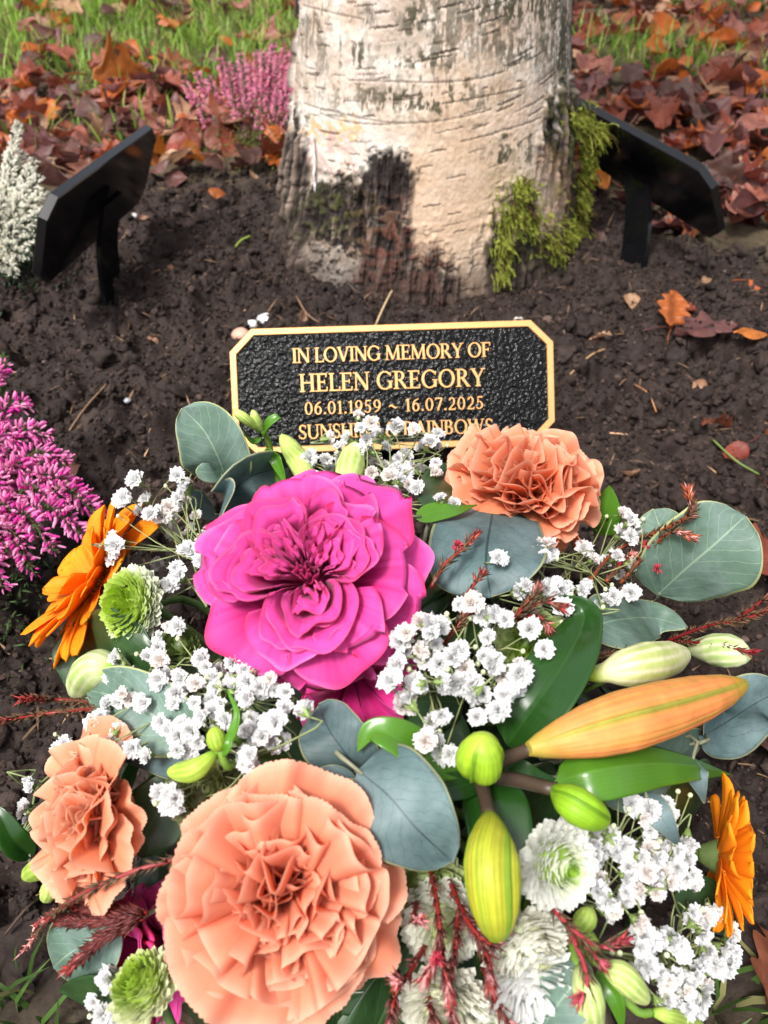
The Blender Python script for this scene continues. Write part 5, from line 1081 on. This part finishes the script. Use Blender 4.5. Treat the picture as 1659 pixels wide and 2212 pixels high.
twig('thin red twig with pink tip in front of the side carnation', [[(400, 1850, .004), (280, 1885, .014), (170, 1935, .018), (75, 2000, .016)], [(160, 1940, .018), (110, 1980, .018), (50, 2055, .014)]], dens=420, tipc=PK, scol=(.24, .03, .03))
twig('dark maroon bushy twig left of the big peach carnation', [[(320, 1970, -.006), (250, 1985, .004), (160, 1990, .006), (120, 1980, .006)], [(310, 1985, -.006), (230, 2020, .006), (150, 2090, .008)], [(320, 1975, -.006), (230, 1965, .002), (160, 1955, .002)]], need=.006, tipc=(.35, .10, .09), ncol=(.10, .02, .018), dens=4200)
twig('dense red twigs with pink tips at the bottom, right of the big peach carnation',
     [[(930, 1880, -.012), (945, 1960, .0), (950, 2040, .006), (920, 2110, .008)], [(970, 1900, -.012), (1010, 1990, .004), (1060, 2040, .012), (1085, 2020, .014)], [(990, 1950, -.012), (985, 2040, .0), (970, 2130, .004), (985, 2240, .002)], [(1000, 1960, -.010), (1050, 2060, .006), (1060, 2120, .010)], [(900, 1950, -.01), (895, 1985, .002), (905, 1990, .006)],
      [(920, 2040, -.01), (880, 2110, .004), (860, 2120, .008)], [(930, 2130, -.01), (930, 2180, .004), (950, 2230, .006)], [(860, 2100, -.012), (850, 2160, .002), (840, 2230, .004)], [(1040, 2080, -.01), (1075, 2170, .006), (1110, 2225, .008)], [(950, 2000, -.006), (960, 2090, .008), (970, 2140, .010)]], need=.0055, tipc=(.60, .24, .24), ncol=(.11, .03, .025), dens=1300, berry=((945, 2072, .010),))
twig('red forked twig with pink tips across the white chrysanthemum with green eye', [[(1150, 1905, .004), (1210, 1980, .016), (1260, 2025, .020), (1300, 2045, .018), (1350, 2030, .018)], [(1225, 1998, .016), (1260, 2080, .018), (1268, 2130, .018), (1255, 2150, .018)], [(1240, 2010, .016), (1280, 2060, .018), (1295, 2075, .018)]], dens=1100, tipc=(.58, .10, .14), scol=(.28, .02, .03))

# --- baby's breath: sprays of small double flowers
def floretmesh(seed, kind=0):
    rs = np.random.default_rng(seed); mb = MB(); k = 0.0052
    for n, al, L, hb in ((7, 88, 1.0, 24), (6, 62, .95, 24), (5, 36, .85, 24), (3, 12, .75, 22)):
        o = rs.random()
        for i in range(n):
            P, V, U = fan(L * k * rs.uniform(.85, 1.1), math.radians(hb), math.radians(al + rs.normal(0, 8)), .0006, 1.3, .12, rs, nu=7, nv=5)
            P = rotz(P + np.array([.0002, 0, -.0012]), 2 * math.pi * (i + o) / n + rs.normal(0, .12))
            g = sstep(.0, .5, V)[..., None]; mb.grid(P, np.array([0.56, 0.62, 0.38]) * (1 - g) + np.array([0.77, 0.765, 0.76] if seed % 7 else [0.84, 0.78, 0.74]) * g)
    t = np.linspace(0, 1, 6); mb.tube(np.stack([0 * t, 0 * t, -.0006 - .0028 * t], 1), np.array([.0011, .0012, .0011, .0009, .0006, .0003]), 6, (0.16, 0.22, 0.06), m=1)
    for i in range(5):
        a = i * 1.2566; d = np.array([math.cos(a), math.sin(a), 0]); S = np.stack([d * .0008 - [0, 0, .0024], d * .0018 - [0, 0, .0010], d * .0026 + [0, 0, .0004]])
        P, C = leafgrid(S, .0011, -d + np.array([0, 0, .5]), 'lance', 3, 5); mb.grid(P, (0.18, 0.25, 0.07), m=1)
    o = mb.build('proto_flower', [M['white'], M['stem']]); me = o.data; bpy.data.objects.remove(o); return me
FLO = [floretmesh(300 + i) for i in range(7)]
def gyp(label, pts, lift=(0.004, 0.014), size=1.0, hub=None, jit=.45, back=.12, hublift=-.02, budn=18):
    more = 0.5 if len(pts) < 66 else 0.15
    pts = list(pts) + [(a[0] + R.normal(0, 24), a[1] + R.normal(0, 24), lift[0] - .003) for a in pts if R.random() < more]
    c = np.mean(np.array([a[:2] for a in pts]), 0) if hub is None else np.array(hub)
    H = pt(c[0], c[1], hublift); t = thing('baby_breath', label, "baby's breath", H, "baby's breath sprays in the arrangement")
    st = MB(); F_ = []
    forks = [pt(c[0] + R.normal(0, 45), c[1] + R.normal(0, 45), hublift * .5) for _ in range(max(3, len(pts) // 5))]
    for q in forks: st.tube(spline([H, (H + q) / 2 + R.normal(0, .001, 3), q], 6), .00055, 5, (0.17, 0.21, 0.08))
    for q in pts:
        p = pt(q[0], q[1], R.uniform(*lift) if len(q) < 3 else q[2])
        ax = outward(p) * .7 + cv(0, .05, .55) + R.normal(0, jit, 3)
        if R.random() < back: ax = R.normal(0, 1, 3) + outward(p) * .4
        ax = unit(ax); s = size * R.uniform(.70, 1.15)
        o = bpy.data.objects.new('flower', FLO[R.integers(len(FLO))]); sc.collection.objects.link(o); o.parent = t
        o.location = p - worldloc(t); o.rotation_euler = (Vector(ax).to_track_quat('Z', 'Y').to_matrix() @ __import__('mathutils').Matrix.Rotation(R.uniform(0, 6.28), 3, 'Z')).to_euler(); o.scale = (s,) * 3
        f = forks[int(np.argmin([np.linalg.norm(g - p) for g in forks]))]; e = p - ax * .003 * s
        st.tube(spline([f, e - ax * .005, e], 7), .00035, 4, (0.20, 0.24, 0.10))
    st.build('branching_stem', M['stem'], t)
    bm_ = MB()
    for _ in range(budn):
        q = pts[R.integers(len(pts))]; p = pt(q[0] + R.normal(0, 28), q[1] + R.normal(0, 28), R.uniform(0, .01)); f = forks[R.integers(len(forks))]
        bm_.raw(p + IV * np.array([.0009, .0009, .0012]), IF, (0.55, 0.58, 0.36)); bm_.tube(spline([f, (f + p) / 2 + R.normal(0, .003, 3), p], 6), .0003, 4, (0.22, 0.24, 0.10))
    if budn: bm_.build('closed_buds', M['stem'], t)
def T(s, a, bx, by): return [(x * s + bx, y * s + by) for x, y in a]
gyp('airy baby\'s breath in front of the plaque, above the rose', T(.5, [(740, 515), (700, 540), (770, 560), (640, 585), (600, 620), (550, 670), (470, 670), (500, 750), (730, 640), (800, 620), (720, 590), (760, 690), (800, 700), (850, 720), (860, 670), (740, 730), (820, 750), (925, 550), (965, 620), (1000, 600), (920, 720), (1010, 735), (940, 800), (1040, 845), (1100, 865), (860, 760), (1020, 690), (850, 810), (560, 720), (610, 660), (890, 700), (690, 640)], 432, 656.6), hub=(830, 1030), lift=(.0, .022), jit=.7, size=1.15)
gyp('loose baby\'s breath around the left gerbera, left of the rose', T(.5, [(770, 675), (800, 735), (770, 770), (540, 770), (515, 790), (655, 840), (690, 825), (735, 815), (700, 850), (480, 1000), (495, 945), (490, 1040), (500, 975), (835, 905), (815, 920), (815, 1000), (765, 1075), (780, 1110), (880, 1040), (900, 920), (850, 850)], 0, 691), lift=(.008, .022), hub=(410, 1190), size=1.15)
gyp('dense baby\'s breath between the rose and the left carnation', T(.3645, [(1060, 870), (960, 920), (940, 990), (880, 1050), (1000, 870), (690, 1055), (745, 1110), (840, 1180), (730, 1270), (710, 1310), (780, 1300), (855, 1320), (960, 1070), (1010, 1130), (950, 1180), (1080, 1170), (1170, 1210), (1280, 1170), (1290, 1230), (1200, 1060), (1230, 1110), (1380, 1080), (1400, 1190), (1470, 1190), (1450, 1130), (1040, 1320), (1050, 1260), (1160, 1320), (960, 1430), (1000, 1480), (1090, 1450), (1130, 1480), (1060, 1520), (1310, 1340), (1270, 1370), (1250, 1300), (1390, 1260), (1470, 1290), (1560, 1270), (1540, 1230), (1630, 1250), (1600, 1180), (1450, 1480), (1510, 1540), (1560, 1520), (1590, 1440), (1640, 1430), (1490, 1470), (1640, 1550), (1480, 1640), (1490, 1690), (1050, 1600), (1140, 1590), (1180, 1560), (720, 1580), (700, 1550), (790, 1590), (880, 1630), (560, 1440), (600, 1420), (690, 1490), (1290, 1460), (1050, 1880), (1350, 1410), (1200, 1400), (1700, 1260), (1690, 1350), (1800, 1370)], 0, 1036.8), size=1.0, lift=(.002, .012))
gyp('dense baby\'s breath right of the rose, above the green lily buds', T(.5, [(375, 620), (430, 680), (470, 680), (520, 690), (450, 770), (440, 830), (190, 710), (240, 720), (320, 820), (220, 800), (150, 830), (60, 890), (30, 960), (110, 1050), (135, 960), (240, 880), (250, 960), (250, 1100), (280, 920), (380, 960), (390, 1010), (430, 1010), (400, 1110), (490, 1080), (520, 1020), (555, 980), (580, 920), (600, 900), (430, 850), (540, 1000), (180, 1220), (280, 1270), (70, 790), (100, 750), (160, 970), (630, 730), (690, 820), (350, 900), (460, 880), (320, 960), (330, 630), (200, 760), (290, 860)], 829.5, 993.6), size=1.12, lift=(.004, .016))
gyp('baby\'s breath under the leaning peach carnation, among red twigs', T(.5, [(690, 420), (700, 370), (720, 410), (670, 400), (490, 430), (610, 550), (740, 530), (700, 560), (850, 560), (955, 610), (770, 640), (1065, 575), (905, 740), (1030, 230), (1060, 270), (1100, 300), (1020, 320), (1060, 330), (900, 430), (960, 440), (1000, 420), (1060, 450), (870, 540), (930, 640)], 829.5, 993.6), size=1.1, lift=(.004, .016))
gyp('baby\'s breath beside the white chrysanthemum with green eye, left of the right gerbera', T(.5312, [(1100, 340), (1170, 370), (1150, 400), (1240, 340), (1250, 380), (1250, 440), (1180, 450), (940, 490), (950, 540), (930, 580), (1010, 480), (1040, 530), (1070, 510), (1170, 520), (1140, 560), (1200, 560), (1250, 500), (1290, 530), (1330, 560), (1090, 600), (1080, 640), (1160, 620), (1230, 620), (1260, 660), (1200, 650), (1350, 630), (1360, 660), (980, 640), (960, 700), (1010, 730), (1030, 770), (1080, 700), (1120, 710), (1150, 690), (1200, 700), (1290, 600), (1330, 480)], 777.6, 1555), size=1.0, lift=(.002, .012))
gyp('baby\'s breath at the lower right rim, below the right gerbera', T(.5312, [(1130, 820), (1150, 870), (1140, 920), (1180, 890), (1210, 890), (1140, 980), (1160, 1000), (1290, 910), (1310, 950), (1270, 900), (1350, 780), (1370, 820), (1400, 800), (1440, 780), (1390, 870), (1420, 930), (1400, 950), (1470, 930), (1500, 900), (1490, 960), (1510, 980), (1480, 1010), (1360, 1040), (1400, 1050), (1390, 1090), (1210, 1040), (1270, 1030), (1300, 1050), (1240, 1060), (1330, 1100), (1350, 1130), (1390, 1140), (1250, 1130), (1280, 1160), (1320, 1170), (1220, 1160)], 777.6, 1555), size=1.05, lift=(.002, .012))
gyp('few baby\'s breath flowers peeping out behind the side carnation', T(.5729, [(225, 185), (118, 325), (100, 400), (105, 450), (95, 420), (250, 160)], 0, 1512), size=.9, lift=(-.004, .004), budn=3)
gyp('baby\'s breath at the bottom left, round the pale green pompon', T(.5729, [(410, 1030), (430, 1070), (420, 1050), (450, 1170), (460, 1200), (440, 1190)], 0, 1512), size=1.0, budn=3)
gyp('single baby\'s breath twiglet above the big peach carnation', T(.5729, [(660, 370), (670, 390), (945, 205), (935, 235), (1150, 40), (650, 350)], 0, 1512), size=.95, budn=4, lift=(.006, .014))

# --- bits on the soil
for x, y, d, s, c, lab in ((575, 690, 0, .0075, (0.55, 0.55, 0.54), 'small pale grey pebble on the soil behind the plaque\'s top left corner'), (545, 700, 0, .0052, (0.6, 0.58, 0.55), 'tiny whitish pebble behind the plaque\'s top left corner'), (520, 722, 0, .0075, (0.55, 0.30, 0.22), 'small orange pink stone beside the plaque\'s top left corner'),
                           (290, 470, 0, .006, (0.45, 0.43, 0.40), 'pale pebble on the soil beside the left blank plaque'), (275, 865, 0, .003, (0.35, 0.36, 0.40), 'tiny grey pebble on the soil left of the lettered plaque'), (1120, 690, 0, .004, (.5, .46, .4), 'tiny pale chip at the foot of the birch')):
    p = on(x, y, float(gz(*on(x, y)[:2]))); mb = MB(); q = IV * (0.8 + .5 * fbm(IV * 1.2 + x, 2, 5))[:, None] * s * np.array([1, .8, .65]); mb.raw(q + p, IF, c)
    tag(mb.build('pebble', M['pebble'], origin=p), lab, 'pebble')
def stalk(name, label, px, r, c, lift=.003):
    P = []
    for x, y in px: g = on(x, y, 0); g = on(x, y, float(gz(g[0], g[1])) + lift); P.append(g)
    mb = MB(); mb.tube(spline(P, 16), r, 5, c); tag(mb.build(name, M['straw'], origin=P[0]), label, 'stalk')
stalk('dry_stalk', 'thin straw coloured stalk leaning on the foot of the birch', [(808, 710), (830, 660), (852, 618)], .0009, (0.45, 0.33, 0.18), .006)
stalk('dry_stalk', 'thin brown root curling over the soil behind the plaque', [(640, 640), (665, 680), (700, 700), (745, 712)], .0008, (0.22, 0.13, 0.08))
stalk('dry_stalk', 'curved tan stalk on the soil right of the plaque', [(1200, 845), (1240, 800), (1280, 765), (1320, 750)], .0008, (0.34, 0.20, 0.10))
stalk('dry_stalk', 'reddish dry stalk on the soil, above the large round eucalyptus leaf', [(1370, 830), (1400, 850), (1418, 890)], .0006, (0.40, 0.18, 0.08))
stalk('grass_blade', 'single green grass blade on the soil above the large round eucalyptus leaf', [(1540, 950), (1590, 995), (1640, 1025)], .0008, (0.14, 0.20, 0.05), .006)
stalk('grass_blade', 'single green grass blade on the soil behind the left plaque', [(500, 545), (520, 520), (540, 510)], .0010, (0.22, 0.30, 0.04), .006)
stalk('dry_stalk', 'thin root lying on the soil between the magenta heather and the plaque', [(150, 930), (185, 880), (230, 830)], .0008, (0.20, 0.12, 0.07))
stalk('dry_stalk', 'fine dark root at the left edge beside the alstroemeria buds', [(10, 2020), (60, 1960), (100, 1935)], .0007, (0.05, 0.03, 0.02))
